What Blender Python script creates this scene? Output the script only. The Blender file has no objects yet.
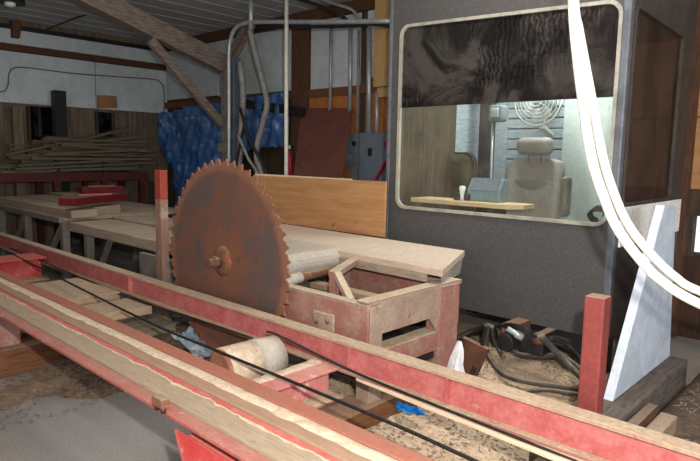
import bpy, bmesh, math, random
from math import sin, cos, radians, pi, atan2, hypot
from mathutils import Vector, Matrix, noise
random.seed(7)
S = bpy.context.scene
COL = S.collection
V = Vector

# ------------------------------------------------------------------ camera
FPX, CX, CY = 592.0, 350.0, 230.5
YAW, PITCH, ROLL = radians(43.0), radians(7.2), radians(1.06)
EYE = V((0, 0, 1.6))
fwd = V((-sin(YAW) * cos(PITCH), cos(YAW) * cos(PITCH), -sin(PITCH)))
rt0 = V((cos(YAW), sin(YAW), 0)); up0 = rt0.cross(fwd)
rgt = cos(ROLL) * rt0 + sin(ROLL) * up0
upv = -sin(ROLL) * rt0 + cos(ROLL) * up0
cam = bpy.data.cameras.new('camera'); camo = bpy.data.objects.new('camera', cam)
COL.objects.link(camo)
cam.sensor_width = 36; cam.lens = FPX / 700 * 36; cam.clip_start = .02; cam.clip_end = 200
camo.matrix_world = Matrix.Translation(EYE) @ Matrix((rgt, upv, -fwd)).transposed().to_4x4()
S.camera = camo

def ray(x, y): return fwd + rgt * ((x - CX) / FPX) - upv * ((y - CY) / FPX)
def pY(x, y, Y):
    d = ray(x, y); return EYE + d * ((Y - EYE.y) / d.y)
def pX(x, y, X):
    d = ray(x, y); return EYE + d * ((X - EYE.x) / d.x)
def pZ(x, y, z):
    d = ray(x, y); return EYE + d * ((z - EYE.z) / d.z)
def pD(x, y, D): return EYE + ray(x, y) * D

# --------------------------------------------------------------- materials
def lin(c):
    def f(v):
        v /= 255.0
        return v / 12.92 if v <= .04045 else ((v + .055) / 1.055) ** 2.4
    return (f(c[0]), f(c[1]), f(c[2]), 1)

class NT:
    def __init__(s, name):
        s.m = bpy.data.materials.new(name); s.m.use_nodes = True
        s.t = s.m.node_tree; s.t.nodes.clear()
        s.out = s.n('ShaderNodeOutputMaterial')
    def n(s, typ, **kw):
        o = s.t.nodes.new(typ)
        for k, v in kw.items():
            if hasattr(o, k): setattr(o, k, v)
            else: o.inputs[k.replace('_', ' ')].default_value = v
        return o
    def l(s, a, b): s.t.links.new(a, b)
    def mix(s, fac, a, b, blend='MIX'):
        o = s.t.nodes.new('ShaderNodeMix'); o.data_type = 'RGBA'; o.blend_type = blend
        for sock, v in ((o.inputs[0], fac), (o.inputs[6], a), (o.inputs[7], b)):
            if hasattr(v, 'is_linked'): s.l(v, sock)
            else: sock.default_value = v
        return o.outputs[2]
    def mrange(s, v, a, b, c=0.0, d=1.0):
        o = s.t.nodes.new('ShaderNodeMapRange'); o.interpolation_type = 'SMOOTHSTEP'
        s.l(v, o.inputs[0])
        for i, x in enumerate((a, b, c, d)): o.inputs[i + 1].default_value = x
        return o.outputs[0]
    def math(s, op, a, b):
        o = s.t.nodes.new('ShaderNodeMath'); o.operation = op
        for i, v in enumerate((a, b)):
            if hasattr(v, 'is_linked'): s.l(v, o.inputs[i])
            else: o.inputs[i].default_value = v
        return o.outputs[0]
    def coords(s, stretch=(1, 1, 1)):
        tc = s.n('ShaderNodeTexCoord'); mp = s.n('ShaderNodeMapping')
        mp.inputs['Scale'].default_value = stretch
        s.l(tc.outputs['Object'], mp.inputs['Vector']); return mp.outputs[0]
    def noise(s, co, scale, detail=4, rough=.6, dist=0.0):
        o = s.n('ShaderNodeTexNoise'); o.inputs['Scale'].default_value = scale
        o.inputs['Detail'].default_value = detail; o.inputs['Roughness'].default_value = rough
        o.inputs['Distortion'].default_value = dist
        s.l(co, o.inputs['Vector']); return o.outputs[0]

DUST = (196, 178, 150)
def M(name, c1, c2=None, scale=6.0, rough=.75, stretch=(1, 1, 1), metal=0.0, bump=.15, dust=0.0,
      dustc=DUST, spot=None, spots=.62, c3=None, spec=.3, fine=60):
    t = NT(name)
    co = t.coords(stretch)
    a = t.noise(co, scale, 6, .65, .3)
    fac = t.mrange(a, .36, .66)
    col = t.mix(fac, lin(c1), lin(c2 or [max(0, v * .8) for v in c1]))
    iso = t.coords()
    if spot:
        b = t.noise(iso, scale * 1.7 + 1.3, 5, .7)
        col = t.mix(t.mrange(b, spots - .06, spots + .06), col, lin(spot))
    if c3:
        b = t.noise(t.coords((1, 1, 1)), scale * .35, 3, .5)
        col = t.mix(t.mrange(b, .45, .65), col, lin(c3))
    f = t.noise(co, fine, 3, .7)
    col = t.mix(t.mrange(f, .3, .7, 0, .22), col, (0, 0, 0, 1))
    if dust > 0:
        g = t.n('ShaderNodeNewGeometry'); sp = t.n('ShaderNodeSeparateXYZ')
        t.l(g.outputs['Normal'], sp.inputs[0])
        up = t.mrange(sp.outputs[2], .45, .9)
        dn = t.mrange(t.noise(iso, 5, 6, .7), .25, .6, .45, 1)
        d = t.math('MULTIPLY', t.math('MULTIPLY', up, dn), dust)
        dc = t.mix(t.mrange(t.noise(iso, 45, 4, .8), .3, .7), lin(dustc), lin([v * .8 for v in dustc]))
        col = t.mix(d, col, dc)
    p = t.n('ShaderNodeBsdfPrincipled')
    t.l(col, p.inputs['Base Color'])
    p.inputs['Roughness'].default_value = rough; p.inputs['Metallic'].default_value = metal
    p.inputs['Specular IOR Level'].default_value = spec
    if bump:
        bp = t.n('ShaderNodeBump'); bp.inputs['Strength'].default_value = bump
        bp.inputs['Distance'].default_value = .02
        h = t.math('ADD', a, t.math('MULTIPLY', f, .5))
        t.l(h, bp.inputs['Height']); t.l(bp.outputs[0], p.inputs['Normal'])
    t.l(p.outputs[0], t.out.inputs[0])
    return t.m

WX, WY, WZ = (1, 14, 14), (14, 1, 14), (14, 14, 1)      # grain along x, y, z
m_red = M('red_paint', (174, 88, 86), (186, 110, 106), 9, .65, bump=.1, dust=.95, spot=(192, 140, 130), spots=.66)
m_postred = M('dark_red_post_paint', (130, 58, 52), (120, 54, 50), 9, .65, bump=.08, dust=.6)
m_redworn = M('worn_red_paint', (152, 100, 90), (160, 120, 106), 6, .75, bump=.12, dust=1.0, spot=(160, 136, 120), spots=.6)
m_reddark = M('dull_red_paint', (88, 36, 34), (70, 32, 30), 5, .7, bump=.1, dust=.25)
m_rustred = M('rusty_red_steel', (154, 88, 70), (142, 94, 78), 6, .75, (1, 6, 6), bump=.15, dust=.3, dustc=(180, 124, 104))
m_brightred = M('bright_red_paint', (186, 56, 56), (190, 92, 86), 8, .6, bump=.12, dust=.2, spot=(202, 150, 138), spots=.66)
m_husk = M('dusty_red_steel', (150, 124, 110), (166, 146, 128), 4.5, .85, bump=.18, dust=.95, spot=(150, 92, 86), spots=.64, dustc=(206, 186, 160))
m_rust = M('rusty_steel', (120, 78, 56), (92, 66, 52), 7, .8, bump=.3, dust=.4, spot=(150, 88, 52), spots=.6)
m_rustblock = M('brown_rust_plate', (108, 70, 54), (82, 54, 44), 6, .85, bump=.2, dust=.4)
m_beige = M('beige_timber', (166, 146, 124), (146, 128, 108), 9, .85, WX, bump=.2, spot=(132, 114, 98), spots=.66)
m_tanwood = M('tan_timber', (162, 130, 108), (146, 118, 98), 8, .85, WX, bump=.2, spot=(150, 96, 82), spots=.68)
m_tandust = M('dusty_tan_plank', (176, 150, 122), (146, 124, 104), 7, .9, WY, bump=.2, dust=.6)
m_greywood = M('grey_weathered_wood', (168, 148, 128), (140, 122, 106), 6, .9, WX, bump=.25, dust=.7, dustc=(204, 186, 162))
m_greywoody = M('grey_weathered_board', (112, 102, 84), (82, 74, 62), 6, .9, WY, bump=.3)
m_olivewood = M('olive_weathered_board', (116, 104, 84), (88, 78, 64), 6, .9, WY, bump=.3)
m_roofwood = M('roof_timber', (140, 124, 112), (98, 86, 78), 5, .9, (10, 1.5, 10), bump=.3)
m_brownwood = M('brown_timber', (128, 84, 56), (98, 64, 44), 6, .85, WY, bump=.25, dust=.35)
m_darkwood = M('dark_brown_wood', (100, 66, 46), (76, 50, 36), 6, .85, WX, bump=.2)
m_darkwoodz = M('dark_brown_post_wood', (108, 74, 54), (78, 54, 40), 6, .85, WZ, bump=.2)
m_ply = M('plywood', (184, 138, 94), (168, 120, 78), 2.4, .75, (1, 9, 9), bump=.06, spot=(138, 94, 60), spots=.68)
m_plyo = M('orange_plywood', (190, 122, 66), (160, 98, 52), 4, .75, WZ, bump=.12)
m_yellowwood = M('yellow_pine', (204, 166, 112), (186, 146, 94), 5, .7, WZ, bump=.12)
m_shelfwood = M('pale_shelf_wood', (216, 188, 146), (196, 164, 120), 5, .7, WX, bump=.1)
m_creamwood = M('cream_sawn_board', (232, 208, 180), (214, 188, 160), 7, .85, WX, bump=.2)
m_foam = M('white_insulation_panel', (206, 212, 214), (190, 198, 202), 4, .8, bump=.05, spot=(166, 172, 176), spots=.72)
m_conc = M('concrete', (168, 156, 144), (146, 137, 127), 2.2, .85, bump=.06, c3=(150, 146, 143), spot=(180, 164, 146), spots=.68)
m_sawdust = M('sawdust', (236, 212, 182), (204, 174, 142), 34, .95, bump=.8, spot=(136, 104, 78), spots=.64, fine=190)
m_sawcream = M('pale_sawdust', (212, 192, 168), (190, 168, 144), 22, .95, bump=.5, spot=(168, 142, 116), spots=.64, fine=140)
m_debris = M('chips', (150, 128, 108), (104, 84, 68), 24, .9, bump=.6, spot=(196, 190, 184), spots=.64)
m_cab = M('dark_grey_cab_paint', (79, 76, 75), (72, 70, 69), 40, .65, bump=.03, spot=(92, 89, 86), spots=.6, fine=200, spec=.25)
m_cabside = M('brown_grey_cab_paint', (80, 71, 65), (66, 59, 54), 6, .65, bump=.06, spec=.2)
m_trim = M('pale_metal_trim', (166, 160, 146), (138, 136, 126), 8, .5, bump=.06, spec=.5)
m_trimgrey = M('grey_edge_metal', (108, 112, 118), (90, 93, 98), 8, .5, bump=.06, metal=.2)
m_white = M('white_painted_sheet', (208, 216, 228), (202, 210, 222), 2, .5, bump=0, fine=8)
m_hose = M('white_hose_rubber', (222, 218, 206), (206, 200, 188), 9, .5, bump=.03)
m_black = M('black_rubber', (30, 30, 32), (44, 42, 42), 12, .5, bump=.1)
m_blackline = M('black_cable_and_shadow', (26, 24, 24), (40, 36, 34), 40, .5, bump=.2)
m_hosegrey = M('dusty_black_hose', (62, 60, 58), (86, 80, 74), 9, .7, bump=.1, dust=.5)
m_steel = M('grey_steel', (132, 124, 116), (108, 102, 96), 6, .6, bump=.1, metal=.1, dust=.5)
m_bluesteel = M('blue_grey_steel', (104, 116, 130), (84, 92, 104), 6, .5, bump=.1, metal=.3)
m_galv = M('galvanized_conduit', (190, 196, 200), (166, 172, 176), 9, .4, bump=.03, metal=.4, spec=.5)
m_flex = M('grey_flexible_conduit', (150, 146, 142), (122, 118, 116), 9, .6, bump=.1)
m_elec = M('grey_enamel', (118, 128, 138), (108, 118, 128), 5, .45, bump=.03)
m_redlever = M('red_enamel', (196, 34, 44), None, 5, .4, bump=.02)
m_panel = M('reddish_brown_board', (122, 76, 66), (110, 68, 60), 3, .7, bump=.05, spot=(130, 88, 78), spots=.64)
m_tarp = M('blue_tarpaulin', (66, 110, 168), (44, 84, 140), 4, .4, bump=.1, spot=(136, 160, 190), spots=.6, spec=.7)
m_bluerag = M('bright_blue_plastic', (26, 142, 226), (20, 116, 200), 9, .5, bump=.1)
m_paleblue = M('pale_blue_paper', (176, 196, 208), (150, 172, 188), 6, .6, bump=.1, spot=(232, 240, 244), spots=.6)
m_bag = M('white_plastic', (226, 228, 230), (206, 206, 210), 9, .4, bump=.1, spec=.5)
m_ceil = M('grey_ceiling_sheet', (190, 190, 188), (170, 170, 170), 3, .75, (6, 1, 1), bump=.05)
m_plank = M('dark_plank_wall', (124, 110, 92), (92, 80, 66), 3, .9, (7, 7, .6), bump=.3)
m_plankdim = M('aged_plank_wall', (86, 70, 56), (62, 50, 42), 3, .9, (7, 7, .6), bump=.3)
m_brownwall = M('brown_board_wall', (78, 54, 42), (58, 40, 32), 3, .9, WZ, bump=.2)
m_leather = M('taupe_leather', (156, 148, 140), (142, 134, 127), 5, .5, bump=.04, spec=.4)
m_leatherd = M('taupe_leather_trim', (132, 124, 116), (118, 112, 104), 5, .5, bump=.06)
m_cabin_in = M('pale_green_white_wall', (214, 222, 216), (198, 208, 202), 3, .7, bump=.04)
m_cabin_blue = M('pale_blue_ribbed_panel', (182, 192, 198), (152, 163, 172), 7, .6, (1, 1, 9), bump=.1)
m_cabin_ply = M('brown_cab_lining', (96, 80, 62), (74, 64, 52), 3, .7, (8, 8, .8), bump=.1, spot=(66, 64, 48), spots=.6)
m_teal = M('grey_green_enamel', (128, 150, 156), (112, 132, 140), 6, .5, bump=.04)
m_whiteplastic = M('white_plastic_part', (226, 230, 228), (210, 214, 212), 6, .4, bump=.02)
m_darkpost = M('dark_cab_post', (52, 54, 62), (42, 44, 50), 6, .5, bump=.05)
m_olive = M('dark_olive', (88, 80, 62), (70, 64, 50), 8, .9, bump=.15)
m_pink = M('pinkish_white_speckle', (250, 242, 238), (236, 190, 178), 16, .9, bump=.2, spot=(254, 252, 248), spots=.45)
m_graybelt = M('dusty_grey_belt', (180, 172, 162), (164, 156, 146), 5, .85, bump=.06, dust=.6, dustc=(204, 190, 168))
m_cardboard = M('brown_cardboard', (168, 124, 84), (146, 104, 70), 5, .8, bump=.05)
m_drumend = M('rusty_drum_end', (176, 120, 92), (146, 100, 80), 9, .85, bump=.3)

m_palechips = M('pale_grey_chips', (170, 160, 150), (120, 104, 92), 30, .9, bump=.3)
def blade_mat():
    t = NT('rusty_blade_steel'); co = t.coords()
    ln = t.n('ShaderNodeVectorMath', operation='LENGTH'); t.l(co, ln.inputs[0])
    a = t.noise(co, 3.2, 7, .7, .6); b = t.noise(co, 9, 5, .7)
    col = t.mix(t.mrange(a, .38, .62), lin((118, 76, 60)), lin((92, 78, 74)))
    hub = t.mrange(t.math('ADD', ln.outputs['Value'], t.math('MULTIPLY', a, .25)), .22, .46, 1, 0)
    col = t.mix(t.math('MULTIPLY', hub, .75), col, lin((130, 82, 58)))
    rim = t.mrange(ln.outputs['Value'], .59, .645)
    col = t.mix(rim, col, lin((138, 94, 72)))
    col = t.mix(t.mrange(b, .52, .66, 0, .6), col, lin((82, 70, 66)))
    wv = t.noise(t.coords((1, 1, 1)), 1.4, 2, .5)
    col = t.mix(t.mrange(wv, .5, .7, 0, .5), col, lin((136, 82, 58)))
    p = t.n('ShaderNodeBsdfPrincipled'); t.l(col, p.inputs['Base Color'])
    p.inputs['Roughness'].default_value = .62; p.inputs['Metallic'].default_value = .25
    bp = t.n('ShaderNodeBump'); bp.inputs['Strength'].default_value = .15; bp.inputs['Distance'].default_value = .01
    t.l(b, bp.inputs['Height']); t.l(bp.outputs[0], p.inputs['Normal'])
    t.l(p.outputs[0], t.out.inputs[0]); return t.m
m_blade = blade_mat()

def glass_mat(name, tint, dustc, d0, d1, smear=False, gl=.05):
    t = NT(name); co = t.coords()
    tr = t.n('ShaderNodeBsdfTransparent'); tr.inputs[0].default_value = (*tint, 1)
    df = t.n('ShaderNodeBsdfDiffuse'); df.inputs[0].default_value = lin(dustc)
    gs = t.n('ShaderNodeBsdfGlossy'); gs.inputs['Roughness'].default_value = .03
    a = t.noise(co, 2.6, 6, .62, .8)
    f = t.mrange(a, .40, .62, d0, d1)
    if smear:
        w = t.n('ShaderNodeTexWave', bands_direction='X'); w.inputs['Scale'].default_value = 8
        w.inputs['Distortion'].default_value = 9; w.inputs['Detail'].default_value = 2
        w.inputs['Detail Scale'].default_value = 1.6
        t.l(co, w.inputs['Vector'])
        reg = t.mrange(t.noise(co, 2.1, 2, .5), .44, .56)
        sw = t.math('MULTIPLY', t.mrange(w.outputs['Fac'], .35, .65), reg)
        f = t.math('MULTIPLY', f, t.math('SUBTRACT', 1.0, t.math('MULTIPLY', sw, .6)))
    m1 = t.n('ShaderNodeMixShader'); t.l(f, m1.inputs[0]); t.l(tr.outputs[0], m1.inputs[1]); t.l(df.outputs[0], m1.inputs[2])
    m2 = t.n('ShaderNodeMixShader'); m2.inputs[0].default_value = gl
    t.l(m1.outputs[0], m2.inputs[1]); t.l(gs.outputs[0], m2.inputs[2])
    t.l(m2.outputs[0], t.out.inputs[0]); return t.m
m_glass = glass_mat('dusty_clear_glass', (.93, .95, .94), (164, 154, 138), .03, .085, False, .025)
m_tint = glass_mat('smeared_dark_tint_film', (.1, .08, .08), (146, 138, 132), .04, .19, True, .02)
m_sideglass = glass_mat('brown_tinted_glass', (.16, .12, .11), (110, 88, 76), .22, .36, False, .06)
m_darkpane = glass_mat('dark_pane', (.02, .02, .03), (40, 40, 42), .1, .25)

# ------------------------------------------------------------- mesh helpers
OFF = {}
def NB(): return bmesh.new()
def box(bm, x0, x1, y0, y1, z0, z1):
    vs = [bm.verts.new((x, y, z)) for x in (x0, x1) for y in (y0, y1) for z in (z0, z1)]
    for f in ((0, 1, 3, 2), (4, 6, 7, 5), (0, 4, 5, 1), (2, 3, 7, 6), (0, 2, 6, 4), (1, 5, 7, 3)):
        bm.faces.new([vs[i] for i in f])
    return vs
def hexa(bm, q0, q1):
    """solid between two quads of matching corners"""
    a = [bm.verts.new(p) for p in q0]; b = [bm.verts.new(p) for p in q1]
    bm.faces.new(a[::-1]); bm.faces.new(b)
    n = len(a)
    for i in range(n):
        j = (i + 1) % n; bm.faces.new((a[i], a[j], b[j], b[i]))
def bar(bm, p0, p1, w, h, up=(0, 0, 1)):
    """rectangular bar from p0 to p1; w sideways, h along up"""
    p0, p1 = V(p0), V(p1); d = (p1 - p0).normalized(); u = V(up)
    s = d.cross(u)
    if s.length < 1e-4: s = d.cross(V((1, 0, 0)))
    s.normalize(); u = s.cross(d).normalized()
    c = lambda p: [p + s * (a * w / 2) + u * (b * h / 2) for a, b in ((-1, -1), (1, -1), (1, 1), (-1, 1))]
    hexa(bm, c(p0), c(p1))
def prism(bm, pts, vec):
    vec = V(vec); hexa(bm, [V(p) for p in pts], [V(p) + vec for p in pts])
def smooth_path(pts, k=6):
    P = [V(p) for p in pts]
    if len(P) < 3: return P
    out = []
    for i in range(len(P) - 1):
        a = P[i - 1] if i else P[0] * 2 - P[1]
        b, c = P[i], P[i + 1]
        d = P[i + 2] if i + 2 < len(P) else P[-1] * 2 - P[-2]
        for j in range(k):
            t = j / k
            out.append(.5 * ((2 * b) + (c - a) * t + (2 * a - 5 * b + 4 * c - d) * t * t + (3 * b - a - 3 * c + d) * t ** 3))
    out.append(P[-1]); return out
def tube(bm, pts, r, n=10, curve=True, rib=0.0):
    P = smooth_path(pts) if curve else [V(p) for p in pts]
    if rib:
        Q = [P[0]]
        for a, b in zip(P, P[1:]):
            m = max(1, int((b - a).length / (r * .5)))
            Q += [a.lerp(b, (i + 1) / m) for i in range(m)]
        P = Q
    t0 = (P[1] - P[0]).normalized()
    nrm = t0.orthogonal().normalized(); rings = []
    for i, p in enumerate(P):
        t = (P[min(i + 1, len(P) - 1)] - P[max(i - 1, 0)]).normalized()
        nrm = (nrm - t * nrm.dot(t)).normalized(); bi = t.cross(nrm)
        rr = r(i / (len(P) - 1)) if callable(r) else r
        if rib: rr *= 1 + rib * (i % 2)
        rings.append([bm.verts.new(p + (nrm * cos(2 * pi * k / n) + bi * sin(2 * pi * k / n)) * rr) for k in range(n)])
    for a, b in zip(rings, rings[1:]):
        for k in range(n):
            f = bm.faces.new((a[k], a[(k + 1) % n], b[(k + 1) % n], b[k])); f.smooth = True
    bm.faces.new(rings[0][::-1]); bm.faces.new(rings[-1])
def cyl(bm, p0, p1, r, n=24): tube(bm, [p0, p1], r, n, False)
def lathe(bm, c, axis, prof, n=28):
    """profile [(distance along axis, radius)]"""
    ax = V(axis).normalized(); a = ax.orthogonal().normalized(); b = ax.cross(a); rings = []
    for h, r in prof:
        rings.append([bm.verts.new(V(c) + ax * h + (a * cos(2 * pi * k / n) + b * sin(2 * pi * k / n)) * r) for k in range(n)])
    for p, q in zip(rings, rings[1:]):
        for k in range(n):
            f = bm.faces.new((p[k], p[(k + 1) % n], q[(k + 1) % n], q[k])); f.smooth = True
    bm.faces.new(rings[0][::-1]); bm.faces.new(rings[-1])
def blob(bm, c, size, seed=0, amp=.12, sub=3, freq=3.0, power=1.0):
    """rounded lump with uneven surface"""
    r = bmesh.ops.create_icosphere(bm, subdivisions=sub, radius=1)
    for v in r['verts']:
        d = v.co.normalized()
        q = V([math.copysign(abs(t) ** power, t) for t in d])
        k = 1 + amp * noise.noise(d * freq + V((seed, seed * 2.1, 0)))
        v.co = V(c) + V((q.x * size[0], q.y * size[1], q.z * size[2])) * k
        for f in v.link_faces: f.smooth = True
def rbox(bm, x0, x1, y0, y1, z0, z1, r=.03, seg=3):
    t = bmesh.new(); box(t, x0, x1, y0, y1, z0, z1)
    bmesh.ops.recalc_face_normals(t, faces=t.faces)
    bmesh.ops.bevel(t, geom=t.edges[:], offset=r, segments=seg, profile=.5, affect='EDGES')
    for f in t.faces: f.smooth = True
    me = bpy.data.meshes.new('tmp'); t.to_mesh(me); t.free(); bm.from_mesh(me); bpy.data.meshes.remove(me)

def obj(name, bm, mat, parent=None, bevel=0.0, seg=2):
    bmesh.ops.recalc_face_normals(bm, faces=bm.faces)
    if parent is not None: off = OFF[parent.name]
    else:
        xs = [v.co for v in bm.verts]
        off = V(((min(c.x for c in xs) + max(c.x for c in xs)) / 2, (min(c.y for c in xs) + max(c.y for c in xs)) / 2, min(c.z for c in xs)))
    for v in bm.verts: v.co -= off
    me = bpy.data.meshes.new(name); bm.to_mesh(me); bm.free()
    o = bpy.data.objects.new(name, me); COL.objects.link(o)
    me.materials.append(mat)
    if parent is not None: o.parent = parent
    else: o.location = off
    OFF[o.name] = off
    if bevel:
        b = o.modifiers.new('bevel', 'BEVEL'); b.width = bevel; b.segments = seg; b.limit_method = 'ANGLE'; b.angle_limit = radians(40)
    return o
def tag(o, label=None, cat=None, group=None, kind=None):
    for k, v in (('label', label), ('category', cat), ('group', group), ('kind', kind)):
        if v: o[k] = v
    return o
def thing(name, loc, label, cat, group=None):
    o = bpy.data.objects.new(name, None); COL.objects.link(o); o.location = loc; o.empty_display_size = .1
    OFF[o.name] = V(loc); return tag(o, label, cat, group)
def struct(name, bm, mat, parent=None, bevel=0, label=None):
    o = obj(name, bm, mat, parent, bevel)
    if parent is None: o['kind'] = 'structure'
    if label: o['label'] = label
    return o
def one(name, bm, mat, label, cat, group=None, kind=None, bevel=0.0):
    return tag(obj(name, bm, mat, None, bevel), label, cat, group, kind)
def panel_holes(bm, a0, a1, b0, b1, holes, place):
    """solid sheet with rectangular holes; place(a0,a1,b0,b1) adds a box"""
    As = sorted({a0, a1, *[h[0] for h in holes], *[h[1] for h in holes]})
    Bs = sorted({b0, b1, *[h[2] for h in holes], *[h[3] for h in holes]})
    for i in range(len(As) - 1):
        for j in range(len(Bs) - 1):
            ca, cb = (As[i] + As[i + 1]) / 2, (Bs[j] + Bs[j + 1]) / 2
            if not any(h[0] < ca < h[1] and h[2] < cb < h[3] for h in holes): place(As[i], As[i + 1], Bs[j], Bs[j + 1])
def rrect(cx0, cx1, cz0, cz1, r, n=5, dz=(0, 0)):
    """rounded rectangle outline (u, z); dz = lift of the top edge at the two ends"""
    pts = []
    for (cx, cz, a0) in ((cx1 - r, cz1 - r, 0), (cx0 + r, cz1 - r, 90), (cx0 + r, cz0 + r, 180), (cx1 - r, cz0 + r, 270)):
        for k in range(n + 1):
            a = radians(a0 + 90 * k / n)
            u, z = cx + r * cos(a), cz + r * sin(a)
            t = (u - cx0) / (cx1 - cx0)
            lift = (dz[0] * (1 - t) + dz[1] * t) * (z - cz0) / (cz1 - cz0)
            pts.append((u, z + lift))
    return pts
def ring(bm, outer, inner, to3, depth):
    n = len(outer)
    A = [[bm.verts.new(to3(u, z, d)) for u, z in loop] for loop in (outer, inner) for d in (0, depth)]
    oa, ob, ia, ib = A
    for k in range(n):
        j = (k + 1) % n
        for q in ((oa[k], oa[j], ia[j], ia[k]), (ob[k], ib[k], ib[j], ob[j]), (oa[k], ob[k], ob[j], oa[j]), (ia[k], ia[j], ib[j], ib[k])):
            bm.faces.new(q)

# ------------------------------------------------------------------ setting
BY, LX, CZ = 6.0, -10.45, 3.62
bm = NB(); box(bm, -13, 5, -4, 8, -.2, 0)
floor = struct('floor', bm, m_conc, label='grey concrete shop floor with scattered sawdust')
bm = NB(); box(bm, LX - .2, 4.4, -3.2, BY + .2, CZ, CZ + .12)
for k in range(36):
    x = LX + .1 + k * .4
    if x < 4.2: box(bm, x, x + .03, -3, BY, CZ - .006, CZ + .01)
struct('ceiling', bm, m_ceil, label='grey ribbed sheet ceiling')
bm = NB()
holes = [(-5.43, -5.34, 2.47, 2.64), (-1.36, -.6, .78, 1.12), (-1.36, -.5, 3.1, 3.5)]
panel_holes(bm, LX, 4.2, 0, CZ, holes, lambda a, b, c, d: box(bm, a, b, BY, BY + .12, c, d))
wb = struct('wall_back', bm, m_plankdim, label='rear shed wall of boards, plywood and white panels')
for x0, x1, z0, z1 in ((LX + .05, -8.7, 2.58, 3.5), (-8.68, -6.75, 2.55, 3.5), (-6.4, -5.45, 2.53, 3.5), (-5.32, -4.3, 2.62, 3.5)):
    bm = NB(); box(bm, x0, x1, BY - .03, BY, z0, z1); struct('insulation_panel', bm, m_foam, wb, .004)
for x0, x1, z0, z1 in ((-6.6, -5.45, 1.0, 2.5), (-5.33, -4.2, 1.0, 2.55)):
    bm = NB(); box(bm, x0, x1, BY - .025, BY, z0, z1); struct('plywood_sheet', bm, m_plyo, wb, .003)
for x0, x1, z0, z1 in ((-3.0, -.3, 2.0, 2.68), (-3.0, -.3, 1.36, 1.99)):
    bm = NB(); box(bm, x0, x1, BY - .025, BY, z0, z1); struct('plywood_sheet', bm, m_ply, wb, .003)
bm = NB(); box(bm, LX, -4.2, BY - .07, BY - .03, 2.42, 2.53); struct('trim_1', bm, m_brownwood, label='brown board rail along rear wall under the white panels')
bm = NB(); box(bm, LX, 4.2, BY - .12, BY - .03, 3.47, CZ); struct('trim_2', bm, m_darkwood, label='brown timber plate along top of rear wall')
bm = NB(); box(bm, -6.74, -6.42, BY - .1, BY - .031, 0, 3.47); struct('trim_3', bm, m_darkwoodz, label='dark brown wall post behind the vertical pipes')
bm = NB(); box(bm, -1.62, -1.40, BY - .13, BY - .03, 0, 3.47); struct('trim_4', bm, m_darkwoodz, label='dark brown wall post beside the cab')
bm = NB(); box(bm, -3.0, 4.2, BY - .02, BY, 0, .75); struct('baseboard_back', bm, m_brownwall)
# left wall
bm = NB(); box(bm, LX - .12, LX, -3, BY + .12, 0, CZ)
wl = struct('wall_left', bm, m_plank, label='end wall of weathered vertical planks under white panels')
for y0, y1, z0, z1 in ((1.2, 4.62, 2.33, 3.12), (4.635, BY - .01, 2.33, 3.12), (1.2, BY - .01, 3.24, 3.46)):
    bm = NB(); box(bm, LX, LX + .05, y0, y1, z0, z1); struct('insulation_panel', bm, m_foam, wl, .004)
bm = NB(); box(bm, LX + .0, LX + .08, 0, BY, 3.13, 3.23); struct('trim_5', bm, m_darkwood, label='brown strip across the white end wall panels')
bm = NB(); box(bm, LX, LX + .06, 0, BY, 3.465, 3.53); struct('trim_6', bm, m_black, label='dark strip along the top of the end wall')
for i, (y0, y1, z0, z1) in enumerate(((3.55, 4.0, 1.68, 2.3), (4.66, 4.9, 1.86, 2.28))):
    bm = NB(); box(bm, LX, LX + .02, y0, y1, z0, z1)
    w = struct('window_%d' % (i + 1), bm, m_darkpane, label=('wide dark opening filled with a dark pane', 'small dark window')[i] + ' in the end plank wall')  # wide one: darkness of an opening put into the pane colour
    bm = NB()
    for a, b, c, d in ((y0 - .05, y0, z0 - .05, z1), (y1, y1 + .05, z0 - .05, z1), (y0, y1, z0 - .05, z0)): box(bm, LX, LX + .05, a, b, c, d)
    struct('window_frame', bm, m_plankdim, w)
# walls out of the picture that close the shed
bm = NB(); panel_holes(bm, -3, BY, 0, CZ, [(-.5, 4.5, .4, 3.0)], lambda a, b, c, d: box(bm, 4.2, 4.32, a, b, c, d))
struct('wall_right', bm, m_plankdim, label='side shed wall with a wide daylight bay')
bm = NB(); panel_holes(bm, LX, 4.2, 0, CZ, [(-3, 3.5, .4, 3.2)], lambda a, b, c, d: box(bm, a, b, -3.12, -3, c, d))
struct('wall_front', bm, m_plankdim, label='near shed wall with a bay opening added for fill light')  # opening added for the fill behind the camera

# -------------------------------------------------------------- carriage track
# far girder
G0, G1 = -9.2, 1.2
t = thing('track_girder', ((G0 + G1) / 2, 2.17, .49), 'long red steel I-section rail running past the saw blade, dusty on top', 'steel rail')
bm = NB(); box(bm, G0, G1, 2.135, 2.215, .632, .65); obj('top_flange', bm, M('dusty_flange', (172, 146, 124), (160, 128, 108), 6, .85, bump=.12, dust=.9, dustc=(190, 168, 142), spot=(160, 96, 86), spots=.68), t, .003)
bm = NB(); box(bm, G0, G1, 2.165, 2.185, .505, .632); obj('web', bm, m_red, t)
bm = NB(); box(bm, G0, G1, 2.125, 2.225, .49, .505); obj('bottom_flange', bm, m_redworn, t, .003)
for x in (-4.35, -1.985):
    bm = NB(); box(bm, x - .009, x + .009, 2.135, 2.165, .505, .632); obj('stiffener', bm, m_red, t)
bm = NB(); box(bm, -1.40, -1.388, 2.14, 2.166, .51, .63); obj('stiffener', bm, m_red, t)
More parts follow.
